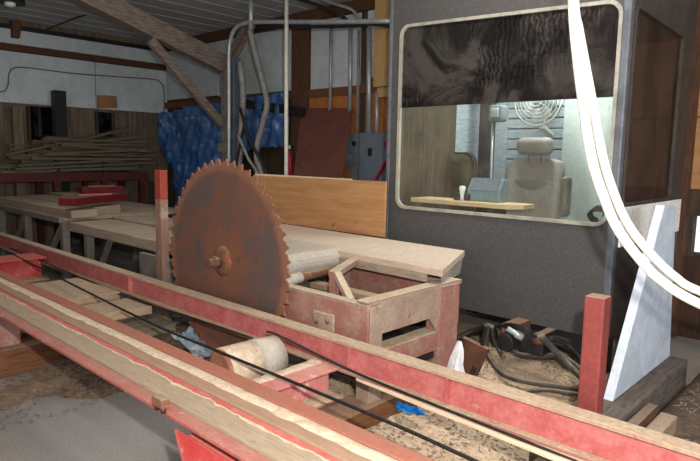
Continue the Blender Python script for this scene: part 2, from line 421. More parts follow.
# near rail
m_frontlip = M('chipped_red_lip_paint', (156, 74, 68), (160, 100, 90), 7, .65, bump=.12, dust=.5, dustc=(172, 132, 116), spot=(172, 138, 124), spots=.64)
R0, R1 = -9.2, 1.2
t = thing('track_rail', ((R0 + R1) / 2, 1.27, .45), 'long red steel channel rail with timbers laid in it, nearest the camera', 'steel rail')
bm = NB(); box(bm, R0, R1, 1.12, 1.47, .585, .6); obj('base_plate', bm, m_redworn, t)
bm = NB(); box(bm, R0, R1, 1.066, 1.122, .634, .648); obj('front_lip', bm, m_frontlip, t, .003)
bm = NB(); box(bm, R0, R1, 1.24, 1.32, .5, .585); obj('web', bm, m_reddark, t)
bm = NB(); box(bm, R0, R1, 1.405, 1.485, .6, .652); obj('far_lip', bm, m_rustred, t, .006)
bm = NB(); box(bm, R0, R1, 1.24, 1.275, .6, .648); obj('middle_lip', bm, m_brightred, t, .004)
def waney(x): return 1.231 + .012 * noise.noise((x * 4.5, 3, 1)) + .009 * noise.noise((x * 12, 5, 2)) + .006 * noise.noise((x * 30, 5, 2)) + .004 * noise.noise((x * 70, 5, 2))
def ribbon(fa, fb, z0, z1, mat_step=.012):
    bm = NB(); prev = None
    for i in range(int((R1 - R0) / mat_step) + 1):
        x = R0 + i * mat_step; a, b = fa(x), fb(x)
        r = [bm.verts.new(p) for p in ((x, a, z0), (x, b, z0), (x, b, z1), (x, a, z1))]
        if prev:
            for k in range(4): bm.faces.new((prev[k], r[k], r[(k + 1) % 4], prev[(k + 1) % 4]))
        else: bm.faces.new(r)
        prev = r
    bm.faces.new(prev[::-1]); return bm
bm = ribbon(lambda x: 1.124, waney, .601, .656)
one('timber', bm, m_beige, 'beige timber with a ragged far edge along the near side of the red channel rail', 'timber', 'timbers in the channel rail')
bm = NB(); box(bm, R0, R1, 1.284, 1.402, .6, .648)
one('timber', bm, m_tanwood, 'tan timber along the middle of the red channel rail', 'timber', 'timbers in the channel rail', bevel=.008)
def streak(y0, y1, z, x0, x1, seed, j0, j1, h=.008, step=.025, gap=None):
    bm = NB(); prev = None; n = int((x1 - x0) / step)
    for i in range(n + 1):
        x = x0 + i * step
        a = y0 + j0 * (noise.noise((x * 3, seed, 0)) + .6 * noise.noise((x * 11, seed, 3)))
        b = y1 + j1 * (noise.noise((x * 3, seed, 7)) + .6 * noise.noise((x * 11, seed, 9)))
        if gap and noise.noise((x * gap, seed, 21)) < -.12: b = a + .001
        b = max(a + .002, b)
        hh = h * (.7 + .5 * noise.noise((x * 9, seed, 5)))
        r = [bm.verts.new(p) for p in ((x, a, z), (x, a + (b - a) * .25, z + hh), (x, a + (b - a) * .75, z + hh), (x, b, z))]
        if prev:
            for k in range(3): f = bm.faces.new((prev[k], r[k], r[k + 1], prev[k + 1])); f.smooth = True
        prev = r
    return bm
one('sawdust_streak', streak(1.343, 1.402, .6475, R0, R1, 1, .02, .004), m_sawcream, 'pale streak of sawdust along the far lip of the channel rail', 'sawdust', kind='stuff')
one('sawdust_streak', ribbon(lambda x: waney(x) - .003 - .016 * max(0, .15 + noise.noise((x * 6, 2, 9)) + .5 * noise.noise((x * 25, 2, 4))), lambda x: waney(x) + .001, .6562, .659), m_sawcream, 'thin ragged white sawdust edge on the beige timber', 'sawdust', kind='stuff')
# supports of the near rail
t = thing('rail_support', (-1.5, 1.25, 0), 'bright red steel leg under the near channel rail', 'support leg')
c0 = pY(184, 440, 1.09)
bm = NB(); box(bm, c0.x, c0.x + .55, 1.1, 1.44, .03, .582); obj('post', bm, m_brightred, t, .01)
bm = NB(); box(bm, c0.x - .05, c0.x + .6, 1.06, 1.46, 0, .03); obj('foot', bm, m_redworn, t, .004)
bm = NB(); prism(bm, [(c0.x, 1.085, .46), (c0.x - .06, 1.085, .584), (c0.x + .55, 1.085, .584), (c0.x + .55, 1.085, .46)], (0, .01, 0)); obj('gusset', bm, m_brightred, t)
t = thing('rail_clamp', (-1.98, 1.06, .47), 'small rusty clamp with two bolts under the front lip of the near rail', 'clamp')
cc = pY(159, 405, 1.05)
bm = NB(); box(bm, cc.x - .035, cc.x + .035, 1.04, 1.075, cc.z - .008, cc.z + .03); obj('plate', bm, m_rust, t, .006)
for dx in (-.022, .022):
    bm = NB(); cyl(bm, (cc.x + dx, 1.055, cc.z - .025), (cc.x + dx, 1.055, cc.z - .006), .01, 8); obj('bolt', bm, m_black, t)
bm = NB(); box(bm, -4.85, -4.5, .35, 1.9, 0, .2)
one('sleeper', bm, m_brownwood, 'brown timber sleeper lying on the concrete under the near rail', 'timber', bevel=.012)
bm = NB(); box(bm, -4.8, -4.55, .7, 1.42, .2, .585)
one('support_block', bm, m_redworn, 'pinkish red steel block on the brown sleeper', 'support block', bevel=.015)
# cross members between the rails
def ibeam_cross(x0, x1, y0, y1, z0, z1, label, m=m_red):
    t = thing('cross_member', ((x0 + x1) / 2, (y0 + y1) / 2, z0), label, 'steel cross member', 'cross members of the track')
    bm = NB(); box(bm, x0, x1, y0, y1, z1 - .014, z1); obj('top_flange', bm, m, t, .003)
    xm = (x0 + x1) / 2
    bm = NB(); box(bm, xm - .008, xm + .008, y0, y1, z0 + .014, z1 - .014); obj('web', bm, m, t)
    bm = NB(); box(bm, x0, x1 + .03, y0, y1, z0, z0 + .014); obj('bottom_flange', bm, m_redworn, t, .003)
    bm = NB(); box(bm, xm - .04, xm + .04, y0 + .25, y0 + .33, 0, z0); obj('leg', bm, m_reddark, t)
    return t
m_redx = M('faded_pink_red_paint', (188, 98, 98), (196, 130, 122), 5, .7, bump=.15, dust=.25, dustc=(226, 190, 170), spot=(206, 176, 154), spots=.62)
ibeam_cross(-2.21, -2.03, 1.49, 2.12, .36, .52, 'faded red steel cross member beside the sawdust covered drum', m_redx)
ibeam_cross(-6.3, -5.95, 1.49, 2.12, .36, .58, 'red steel cross member at the far end of the track', m_brightred)
bm = streak(-.0, .07, 0, 1.5, 2.1, 8, .012, .02, .012)
bmesh.ops.rotate(bm, verts=bm.verts, cent=(0, 0, 0), matrix=Matrix.Rotation(radians(90), 3, 'Z'))
for v in bm.verts: v.co.x += -2.2 + .06; v.co.z += .5205
one('sawdust_streak', bm, m_sawcream, 'pale sawdust heaped on the faded red cross member', 'sawdust', kind='stuff')
bm = NB(); box(bm, -2.27, -2.06, 1.9, 3.0, .0, .2)
one('sleeper', bm, m_brownwood, 'brown timber sleeper below the faded red cross member', 'timber', bevel=.01)
bm = NB(); box(bm, -5.2, -4.45, 1.49, 2.12, .44, .5)
tb_ = one('track_board', bm, m_tandust, 'wide dusty tan board across the track at its far end', 'board', 'boards across the track', bevel=.006)
bm = NB(); box(bm, -5.04, -4.96, 1.75, 1.85, 0, 0.44); obj('prop', bm, m_greywoody, tb_)
bm = NB(); box(bm, -4.3, -3.95, 1.49, 2.12, .42, .48)
tb_ = one('track_board', bm, m_tandust, 'narrow dusty tan board across the track left of the blade', 'board', 'boards across the track', bevel=.006)
bm = NB(); box(bm, -4.16, -4.08, 1.75, 1.85, 0, 0.42); obj('prop', bm, m_greywoody, tb_)
bm = NB(); box(bm, -3.85, -3.62, 1.49, 2.12, .36, .42)
tb_ = one('track_board', bm, m_greywoody, 'low grey board across the track beside the pale blue paper', 'board', 'boards across the track', bevel=.006)
bm = NB(); box(bm, -3.7800000000000002, -3.7, 1.75, 1.85, 0, 0.36); obj('prop', bm, m_greywoody, tb_)
cq = [pZ(354, 373, .47), pZ(440, 408, .47), pZ(640, 486, .47), pZ(640, 497, .47), pZ(440, 419, .47), pZ(356, 381, .47)]
bm = NB(); prism(bm, [cq[0], cq[2], cq[3], cq[5]], (0, 0, .02))
one('sawn_board', bm, m_creamwood, 'long cream sawn board lying along the foot of the red rail', 'board', bevel=.004)
bm = NB(); box(bm, -.95, -.83, 1.5, 2.6, 0, .435)
one('cross_bearer', bm, m_greywoody, 'grey timber bearer under the end of the cream board', 'timber')
# drum
t = thing('cable_drum', (-2.47, 1.94, .37), 'short round drum thick with pale sawdust under the red rail', 'drum')
DC = V((-2.53, 1.74, .465))
bm = NB(); lathe(bm, DC, (.05, 1, 0), [(0.004, .112), (.01, .12), (.21, .12), (.215, .11)], 40); obj('barrel', bm, m_sawcream, t)
bm = NB(); lathe(bm, DC, (.05, 1, 0), [(-.012, .095), (-.008, .114), (.006, .114)], 40); obj('end_disc', bm, m_drumend, t)
bm = NB(); lathe(bm, DC, (.05, 1, 0), [(.2, .122), (.355, .116), (.36, .1)], 40); obj('flange', bm, m_graybelt, t)
bm = NB(); cyl(bm, DC + V((-.03, -.32, 0)), DC + V((.02, .36, 0)), .025, 14); obj('axle', bm, m_rust, t)
bm = NB(); box(bm, DC.x - .05, DC.x + .05, DC.y - .1, DC.y - .05, 0, DC.z + .03); obj('bearing_stand', bm, m_reddark, t)
# cables and a drawn shadow line
c1 = [pZ(30, 263, .58), pZ(140, 318, .58), pZ(220, 352, .585), pZ(300, 385, .59), pZ(400, 427, .59), pZ(475, 461, .59)]
c1 = [c1[0] + (c1[0] - c1[1]) * 2.2] + c1 + [c1[-1] + (c1[-1] - c1[-2]) * 2.5]
bm = NB(); tube(bm, c1, .0075, 8); one('cable_and_shadow_line', bm, m_blackline, 'black steel cable midway between the two rails', 'cable', 'cables along the track')
c2 = [pY(282, 337, 2.0), pY(352, 371, 2.1), pY(440, 407, 2.1), pY(550, 451, 2.1)]
c2 = [c2[0] + V((-.1, -.02, .012))] + c2 + [c2[-1] + (c2[-1] - c2[-2]) * 3]
bm = NB(); tube(bm, c2, .0065, 8); one('cable_and_shadow_line', bm, m_blackline, 'black steel cable from the drum along the foot of the red rail', 'cable', 'cables along the track')
c3 = [pY(10, 248, 2.1), pY(80, 277, 2.1), pY(126, 297, 2.1), pY(190, 317, 2.1), pY(252, 338, 2.1)]  # dark tube drawn where the top flange shades the rail foot
bm = NB(); tube(bm, c3, .006, 8); one('cable_and_shadow_line', bm, m_blackline, 'thin black line drawn along the rail for the shadow under its flange', 'cable', 'cables along the track')
# upright red posts
bm = NB(); box(bm, -.9, -.82, 2.36, 2.44, 0, 1.058)
one('stop_post', bm, m_postred, 'red square steel post standing behind the rail near the white sheet', 'post', 'red stop posts', bevel=.006)
lp = pY(161.5, 170, 2.62)
t = thing('stop_post', (lp.x, 2.615, 0), 'red topped post left of the saw blade, dusty below', 'post', 'red stop posts')
bm = NB(); box(bm, lp.x - .05, lp.x + .045, 2.58, 2.65, 1.2, lp.z); obj('painted_top', bm, M('faded_red_post', (160, 68, 58), (146, 64, 56), 4, .65, bump=.1), t, .005)
bm = NB(); box(bm, lp.x - .05, lp.x + .045, 2.58, 2.65, 0, 1.2); obj('dusty_base', bm, M('dusty_post', (150, 120, 104), (134, 96, 84), 4, .8, WZ, bump=.15, spot=(166, 146, 126), spots=.58), t, .005)

# ------------------------------------------------------------------ saw blade
BC, BR, YB = V((-3.35, 2.33, .87)), .697, 2.33
t = thing('circular_saw', BC, 'large rusty circular saw blade with toothed rim', 'saw blade')
bm = NB(); NTH = 50; out = []
for k in range(NTH):
    a = 2 * pi * k / NTH; s = 2 * pi / NTH
    for f, r in ((0, 1.0), (.10, .985), (.22, .972), (.40, .968), (.52, .964), (.57, .945), (.63, .935), (.72, .934), (.80, .945), (.84, .962), (.93, .992)):
        out.append((a + f * s, BR * r))
front = []
N = len(out)
rings = []
for ri, (rr) in enumerate((1.0, .86, .5, .15)):
    for side in (-1, 1):
        pass
def disc(side):
    y = BC.y + side * .005; R = []
    for q in (None, .9, .6, .3, .12):
        R.append([bm.verts.new((BC.x + (r if q is None else BR * q) * cos(a), y, BC.z + (r if q is None else BR * q) * sin(a))) for a, r in out])
    for p, q in zip(R, R[1:]):
        for k in range(N): bm.faces.new((p[k], p[(k + 1) % N], q[(k + 1) % N], q[k]))
    bm.faces.new(R[-1]); return R[0]
A_, B_ = disc(-1), disc(1)
for k in range(N): bm.faces.new((A_[k], A_[(k + 1) % N], B_[(k + 1) % N], B_[k]))
obj('disc', bm, m_blade, t)
bm = NB(); lathe(bm, BC, (0, -1, 0), [(.004, .105), (.012, .105), (.018, .09), (.03, .082), (.034, .06)], 36); obj('collar', bm, m_rust, t)
bm = NB(); lathe(bm, BC, (0, -1, 0), [(.034, .042), (.075, .042), (.082, .034)], 6); obj('arbor_nut', bm, m_rust, t)
bm = NB(); cyl(bm, BC + V((0, -.12, 0)), BC + V((0, .15, 0)), .028, 18); obj('arbor', bm, m_rust, t)

# ------------------------------------------------------------------ husk frame
HX, HY, HZ = -2.11, 2.42, .76
t = thing('saw_husk_frame', (-2.6, 2.9, 0), 'dusty red steel box frame carrying the saw right of the blade', 'machine frame')
def hp(name, *a, m=m_husk, bv=.006):
    bm = NB(); box(bm, *a); return obj(name, bm, m, t, bv)
fp = hp('front_plate', -3.2, HX + .003, HY, HY + .02, .42, HZ, m=m_redworn)
hp('front_rim', -3.2, HX, HY, HY + .07, HZ, HZ + .014)
hp('side_plate', HX - .02, HX, HY + .021, 3.338, .585, HZ + .02)
hp('side_rim', HX - .09, HX, HY, 3.36, HZ + .02, HZ + .035)
hp('corner_post', HX - .1, HX + .004, HY + .021, HY + .13, .0, HZ - .004)
hp('corner_post', HX - .1, HX + .006, 3.12, 3.335, 0, HZ + .015, m=m_redworn)
hp('corner_post', -3.2, -3.1, 3.2, 3.34, 0, HZ)
hp('corner_post', -3.2, -3.1, HY, HY + .1, 0, HZ)
hp('lower_rail', HX - .12, HX - .002, HY + .1, 3.3, .36, .485, m=m_redworn)
hp('back_plate', -3.4, HX - .003, 3.34, 3.36, .5, HZ, m=m_redworn)
hp('back_rim', -3.0, HX, 3.26, 3.38, HZ, HZ + .03)
bm = NB(); prism(bm, [(HX - .005, 3.0, .61), (HX - .005, 3.13, .62), (HX - .005, 3.13, .46)], (-.012, 0, 0)); obj('gusset', bm, m_husk, t)
a, b = pY(333, 297, 2.7), pY(338, 272, 2.7)
bm = NB(); bar(bm, (a.x, 2.7, .5), (a.x + .01, 2.7, b.z + .0), .05, .05, (1, 0, 0)); obj('upright', bm, m_redworn, t, .004)
bm = NB(); bar(bm, (a.x + .03, 2.7, b.z - .01), (a.x + .3, 2.62, .62), .05, .04); obj('diagonal_brace', bm, m_husk, t, .004)
bm = NB(); bar(bm, (a.x, 2.7, b.z - .02), (a.x - .3, 3.34, b.z - .0), .07, .04); obj('cross_bar', bm, m_husk, t, .004)
bm = NB(); bar(bm, (-2.13, 2.95, .66), (-3.1, 2.95, .66), .09, .04); obj('cross_bar', bm, m_tandust, t, .004)
bm = NB(); box(bm, -3.1, HX - .03, HY + .05, 3.33, .3, .34); obj('bottom_pan', bm, m_black, t)
ca, cb = pY(315, 309, HY), pY(336, 333, HY)
bm = NB(); rbox(bm, ca.x, cb.x, HY - .025, HY, cb.z, ca.z, .011); hpz = obj('handle_plate', bm, m_husk, t); hpz['label'] = 'bolted plate on the front of the frame'
for px in (320, 331):
    q = pY(px, 321, HY); bm = NB(); lathe(bm, (q.x, HY - .025, q.z), (0, -1, 0), [(0, .013), (.012, .012), (.015, .007)], 6); obj('bolt', bm, m_rust, hpz)
# feed roller rod
t = thing('guide_roller', (-2.9, 2.55, .74), 'rusty round bar with a grey end lying across the frame behind the blade', 'roller')
r0, r1 = V(pY(277, 283, 2.40)), V(pY(336, 269, 2.95))
d = (r1 - r0)
bm = NB(); tube(bm, [r0 + d * .3, r1], .03, 16, False); obj('shaft', bm, m_rust, t)
bm = NB(); lathe(bm, r0, d, [(0, .028), (.006, .036), (.2, .038), (.21, .03)], 20); obj('end_sleeve', bm, m_graybelt, t)
# dusty belt end + off-bearing board table
bm = NB()
prof = [(-4.3, .915), (-3.12, .915)] + [(-3.1 + .095 * sin(radians(k * 18)), .82 + .095 * cos(radians(k * 18))) for k in range(1, 11)] + [(-4.3, .725)]
prism(bm, [(x, 2.5, z) for x, z in prof], (0, .68, 0))
one('conveyor_belt', bm, m_graybelt, 'dusty grey belt end curving down right behind the saw blade', 'conveyor belt', bevel=.01)
bm = NB(); hexa(bm, [(-4.65, 3.2, .85), (-2.07, 3.08, .85), (-2.40, 3.86, .85), (-4.65, 3.92, .85)], [(-4.65, 3.2, .9), (-2.07, 3.08, .9), (-2.40, 3.86, .9), (-4.65, 3.92, .9)])
t = one('dusty_table', bm, M('tan_dusty_top', (200, 178, 158), (184, 162, 142), 4, .9, WX, bump=.1, dust=.8, dustc=(214, 194, 174)), 'long plank table top covered in tan sawdust in front of the cab', 'table', bevel=.006)
OFFt = t
for x, y in ((-4.5, 3.3), (-4.5, 3.8), (-2.6, 3.75), (-3.3, 3.45)):
    bm = NB(); box(bm, x - .04, x + .04, y - .04, y + .04, 0, .85); obj('leg', bm, m_steel, t)
bm = NB(); prism(bm, [(-2.09, 3.12, .85), (-2.4, 3.84, .85), (-2.42, 3.84, .72), (-2.14, 3.2, .78)], (-.02, 0, 0)); obj('end_flap', bm, m_graybelt, t)
bm = NB(); prism(bm, [(-3.3, 3.12, .85), (-2.2, 3.085, .85), (-2.2, 3.085, .8), (-3.3, 3.12, .8)], (0, .02, 0)); obj('front_lip', bm, m_greywood, t)
# upright plywood
bm = NB(); hexa(bm, [(-5.1, 3.93, .9), (-3.26, 3.93, .9), (-3.26, 3.93, 1.385), (-5.1, 3.93, 1.372)], [(-5.1, 3.955, .9), (-3.26, 3.955, .9), (-3.26, 3.955, 1.385), (-5.1, 3.955, 1.372)])
t = one('plywood_board', bm, m_ply, 'long plywood board standing on edge beside the cab behind the blade', 'board', bevel=.003)
bm = NB(); box(bm, -5.1, -3.7, 3.955, 3.99, 1.34, 1.39); obj('top_batten', bm, m_creamwood, t, .003)
bm = NB(); box(bm, -5.0, -4.92, 3.955, 4.02, 0, 1.35); obj('support_batten', bm, m_creamwood, t, .003)

# --------------------------------------------------------------------- cab
X0, X1, Y0, Y1, Z0, Z1 = -3.335, -1.37, 4.03, 5.55, .395, 3.02
cab = thing('operator_cab', ((X0 + X1) / 2, (Y0 + Y1) / 2, .2), 'dark grey operator cab with a large framed window, tinted in its upper half', 'operator cab')
def cp(name, bm, m, par=None, bv=0.0, lab=None):
    o = obj(name, bm, m, par or cab, bv)
    if lab: o['label'] = lab
    return o
W = dict(x0=-3.205, x1=-1.425, z0=1.17, z1=2.62)
def front3(u, z, d): return (u, Y0 + d, z)
bm = NB()
op = rrect(W['x0'], W['x1'], W['z0'], W['z1'], .085, 6, (.06, -.01))
outer = []
for u, z in op:       # matching points on the panel edge
    s = max(abs((u - (W['x0'] + W['x1']) / 2) / ((W['x1'] - W['x0']) / 2)), abs((z - 1.9) / .73))
    outer.append((u, z))
def square(loop):
    n = len(loop); res = []
    for i, (u, z) in enumerate(loop):
        q = i // (n // 4); k = i % (n // 4); m = n // 4 - 1
        cu, cz = ((X1, Z1), (X0, Z1), (X0, Z0), (X1, Z0))[q]
        res.append((cu, cz))
    return res
def frame_panel(bm, loop, corners, to3, depth):
    """sheet with a rounded hole: four corner fans plus four side quads"""
    n = len(loop) // 4
    for d in (0, depth):
        L = [bm.verts.new(to3(u, z, d)) for u, z in loop]; C = [bm.verts.new(to3(u, z, d)) for u, z in corners]
        for q in range(4):
            for k in range(n - 1): bm.faces.new((L[q * n + k], L[q * n + k + 1], C[q]))
            a, b = L[q * n + n - 1], L[((q + 1) % 4) * n]
            bm.faces.new((a, b, C[(q + 1) % 4], C[q]))
        if d == 0: L0, C0 = L, C
    for a, b in ((L0, L), (C0, C)):
        for k in range(len(a)): j = (k + 1) % len(a); bm.faces.new((a[k], a[j], b[j], b[k]))
frame_panel(bm, op, [(X1, Z1), (X0, Z1), (X0, Z0), (X1, Z0)], front3, .04)
cp('front_panel', bm, m_cab)
bm = NB(); ring(bm, rrect(W['x0'] - .012, W['x1'] + .012, W['z0'] - .012, W['z1'] + .012, .095, 6, (.06, -.01)), rrect(W['x0'] + .012, W['x1'] - .012, W['z0'] + .012, W['z1'] - .012, .078, 6, (.06, -.01)), lambda u, z, d: (u, Y0 - .014 + d, z), .03)
wf = cp('window_frame', bm, m_trim, lab='pale rounded window trim')
# glass: lower clear pane and tinted upper pane
ip = rrect(W['x0'] + .01, W['x1'] - .01, W['z0'] + .01, W['z1'] - .01, .08, 6, (.06, -.01)); ZT = 2.012
lo = [p for p in ip if p[1] < ZT]
bm = NB(); prism(bm, [(u, Y0 + .008, z) for u, z in [(W['x0'] + .01, ZT)] + lo + [(W['x1'] - .01, ZT)]], (0, .006, 0)); cp('glass_pane', bm, m_glass, wf)
up = [p for p in ip if p[1] > ZT]
bm = NB(); prism(bm, [(u, Y0 + .008, z) for u, z in [(W['x1'] - .01, ZT)] + up + [(W['x0'] + .01, ZT)]], (0, .006, 0)); cp('tint_film', bm, m_tint, wf, lab='dark tinted upper half with smeared dust')
# side of the cab
SY0, SY1, SZ0, SZ1 = 4.13, 5.22, 1.31, 2.56
def side3(u, z, d): return (X1 - d, u, z)
sp_ = rrect(SY0, SY1, SZ0, SZ1, .04, 3, (.03, 0))
bm = NB(); frame_panel(bm, sp_, [(Y1, Z1), (Y0 + .04, Z1), (Y0 + .04, Z0), (Y1, Z0)], side3, .04)
cp('side_panel', bm, m_cabside)
bm = NB(); ring(bm, rrect(SY0 - .012, SY1 + .012, SZ0 - .012, SZ1 + .012, .05, 3, (.03, 0)), rrect(SY0 + .01, SY1 - .01, SZ0 + .01, SZ1 - .01, .03, 3, (.03, 0)), lambda u, z, d: (X1 + .012 - d, u, z), .03)
sf = cp('side_window_frame', bm, m_cabside)
bm = NB(); prism(bm, [(X1 - .012, u, z) for u, z in rrect(SY0 + .005, SY1 - .005, SZ0 + .005, SZ1 - .005, .03, 3, (.03, 0))], (-.006, 0, 0)); cp('glass_pane', bm, m_sideglass, sf)
bm = NB(); box(bm, X1, X1 + .012, SY0 - .02, Y1 - .02, 1.02, 1.29); cp('pale_side_strip', bm, m_pink, None, .003, 'pinkish white strip below the side window')  # bright speckled strip, pinkish white
bm = NB(); box(bm, X1 - .05, X1 + .006, Y0 - .006, Y0 + .06, Z0, Z1); cp('corner_trim', bm, m_trimgrey, None, .01)
bm = NB(); box(bm, X0 - .006, X0 + .035, Y0 - .006, Y0 + .05, Z0, Z1); cp('corner_trim', bm, m_trimgrey, None, .01)
bm = NB(); box(bm, X0, X0 + .04, Y0 + .05, Y1, Z0, Z1); cp('left_panel', bm, m_cab)
bm = NB(); box(bm, X0, X1 - .05, Y1 - .04, Y1, Z0, Z1); cp('back_panel', bm, m_cab)
bm = NB(); box(bm, X0, X1, Y0 + .02, Y1, Z1, Z1 + .05); cp('roof', bm, m_cab)
bm = NB(); box(bm, X0 + .04, X1 - .04, Y0 + .04, Y1 - .04, Z0, Z0 + .05); cp('cab_floor', bm, m_cab)
yl = Y1 - .06
bm = NB(); box(bm, X0 + .056, -2.98, yl, yl + .02, .45, 3.0); cp('rear_lining', bm, m_cabin_blue, None, 0, 'pale blue lining board')
bm = NB()
for k in range(24): z = .6 + k * .1; box(bm, -2.98, -2.4, yl + .004, yl + .02, z, z + .088)
cp('rear_lining', bm, m_cabin_blue, None, .006, 'pale blue ribbed lining')
bm = NB(); box(bm, -2.4, X1 - .05, yl, yl + .02, .45, 3.0); cp('rear_lining', bm, m_cabin_in, None, 0, 'pale green white lining')
bm = NB(); box(bm, X0 + .041, X0 + .055, Y0 + .06, 5.02, .45, 3.0); cp('side_lining', bm, m_cabin_ply)
bm = NB(); box(bm, X0 + .041, X0 + .052, 5.02, yl, .45, 3.0); cp('side_lining', bm, m_cabin_blue)
bm = NB(); box(bm, X1 - .06, X1 - .042, Y0 + .06, yl, .45, SZ0 - .02); cp('side_lining', bm, m_cabin_in)
bm = NB(); box(bm, X1 - .09, X1 - .045, SY0 + .55, SY0 + .75, .45, 3.0); cp('side_post', bm, m_cabin_in)
for x in (X0 + .15, X1 - .15):
    for y in (Y0 + .35, Y1 - .2):
        bm = NB(); box(bm, x - .06, x + .06, y - .06, y + .06, 0, Z0); cp('foot', bm, m_black)
# inside the cab
q0, q1 = pY(480, 105, 5.2), pY(491, 175, 5.2)
bm = NB(); box(bm, q0.x, q1.x - .02, 5.2, 5.28, .445, 2.95)
one('cab_post', bm, m_darkpost, 'dark upright post inside the cab left of the driver seat', 'post', bevel=.005)
bm = NB(); box(bm, -2.75, -1.85, 4.65, 5.15, 2.985, 3.01)
one('added_cab_panel', bm, m_whiteplastic, 'pale unseen panel added under the cab roof for the fill light', 'lamp', bevel=.005)  # panel added above the tint to go with the cab fill
# seat
sx = (pY(507, 185, 4.85).x + pY(561, 185, 4.85).x) / 2 - .055; sw = .57
t = thing('driver_seat', (sx, 4.8, .445), 'taupe leather driver seat with headrest and armrest inside the cab', 'seat')
sb = pY(533, 157, 4.85).z; hb = pY(533, 137, 4.85).z
bm = NB()
prof = []
for i in range(13):
    tt = i / 12; z = .86 + tt * (sb - .86)
    wd = sw / 2 * (1.0 - .2 * max(0, (tt - .78) / .22) ** 1.8); prof.append((z, wd))
rings = []
for z, wd in prof:
    y = 4.86 + (z - .86) * .16; rings.append([bm.verts.new((sx + wd * c, y + dd, z)) for c, dd in ((-1, .03), (-.92, -.03), (-.7, -.04), (-.62, -.015), (0, -.005), (.62, -.015), (.7, -.04), (.92, -.03), (1, .03), (.9, .1), (-.9, .1))])
for a, b in zip(rings, rings[1:]):
    for k in range(11): f = bm.faces.new((a[k], a[(k + 1) % 11], b[(k + 1) % 11], b[k])); f.smooth = True
bm.faces.new(rings[0]); bm.faces.new(rings[-1])
br = obj('backrest', bm, m_leather, t); br.modifiers.new('sub', 'SUBSURF').levels = 1; br.modifiers['sub'].render_levels = 2
bm = NB(); yy = 4.86 + (1.35 - .86) * .16 - .012
rbox(bm, sx - sw * .3, sx + sw * .3, yy - .02, yy + .02, .95, 1.17, .015); rbox(bm, sx - sw * .3, sx + sw * .3, yy, yy + .035, 1.18, 1.42, .015); obj('back_insert', bm, m_leatherd, br)
bm = NB(); rbox(bm, sx - .16, sx + .16, 4.9, 5.02, sb + .02, hb, .05, 4); hr = obj('headrest', bm, m_leather, t)
for s in (-.06, .06):
    bm = NB(); cyl(bm, (sx + s, 4.97, sb - .05), (sx + s, 4.97, sb + .06), .008, 8); obj('headrest_rod', bm, m_steel, hr)
bm = NB(); rbox(bm, sx - .25, sx + .25, 4.4, 4.88, .8, .93, .05, 4); obj('seat_cushion', bm, m_leather, t)
bm = NB(); box(bm, sx - .15, sx + .15, 4.5, 4.8, .445, .8); obj('pedestal', bm, m_black, t, .02)
bm = NB(); rbox(bm, sx + .30, sx + .365, 4.84, 4.95, 1.12, 1.46, .03, 4); obj('armrest', bm, m_leatherd, t)
# shelf
a, b = pY(412, 197, 4.12), pY(519, 205, 4.12)
t = thing('desk_shelf', ((a.x + b.x) / 2, 4.2, a.z - .05), 'pale wooden shelf board behind the cab window', 'shelf')
bm = NB(); prism(bm, [(a.x, 4.1, a.z - .04), (b.x - .1, 4.1, a.z - .04), (b.x, 4.2, a.z - .04), (b.x, 4.38, a.z - .04), (a.x, 4.38, a.z - .04)], (0, 0, .036)); obj('board', bm, m_shelfwood, t, .004)
for x in (a.x + .1, b.x - .25):
    bm = NB(); box(bm, x - .02, x + .02, 4.15, 4.36, .445, a.z - .04); obj('bracket', bm, m_darkpost, t)
zs = a.z - .004
# control box
a, b = pY(474, 178, 4.34), pY(506, 198, 4.34)
t = thing('control_box', ((a.x + b.x) / 2, 4.34, zs), 'grey green control box with sloping top on the wooden shelf in the cab', 'control box')
bm = NB(); prism(bm, [(a.x, 4.24, zs), (a.x, 4.24, zs + .09), (a.x, 4.3, a.z), (a.x, 4.37, a.z), (a.x, 4.37, zs)], (b.x - a.x, 0, 0)); cbx = obj('housing', bm, m_teal, t, .008)
bm = NB(); prism(bm, [(a.x + .03, 4.236, zs + .085), (a.x + .03, 4.296, a.z + .001), (b.x - .03, 4.296, a.z + .001), (b.x - .03, 4.236, zs + .085)], (0, -.006, .005)); obj('front_face', bm, m_elec, cbx)
a = pY(464, 196, 4.22)
t = thing('joystick', (a.x, 4.22, zs), 'small pale joystick on a dark base left of the grey green control box', 'joystick')
bm = NB(); rbox(bm, a.x - .1, a.x + .05, 4.2, 4.3, zs, zs + .06, .015); obj('base', bm, m_darkpost, t)
bm = NB(); lathe(bm, (a.x, 4.19, zs), (0, 0, 1), [(0, .02), (.03, .014), (.07, .022), (.1, .03), (.12, .02)], 14); obj('handle', bm, m_whiteplastic, t)
# lamp pole
a, b = pY(493, 113, 4.9), pY(493, 174, 4.9)
t = thing('work_lamp', (b.x, 4.9, 1.25), 'small pale lamp head on a thin bright stem inside the cab', 'lamp')
bm = NB(); cyl(bm, (b.x, 4.9, .445), (a.x, 4.9, a.z), .012, 10); obj('stem', bm, m_galv, t)
bm = NB(); rbox(bm, a.x - .03, a.x + .11, 4.86, 4.98, a.z - .08, a.z + .07, .025); obj('lamp_head', bm, m_teal, t)
bm = NB(); rbox(bm, a.x + .0, a.x + .08, 4.85, 4.862, a.z - .04, a.z + .04, .005); obj('lens', bm, m_whiteplastic, t)
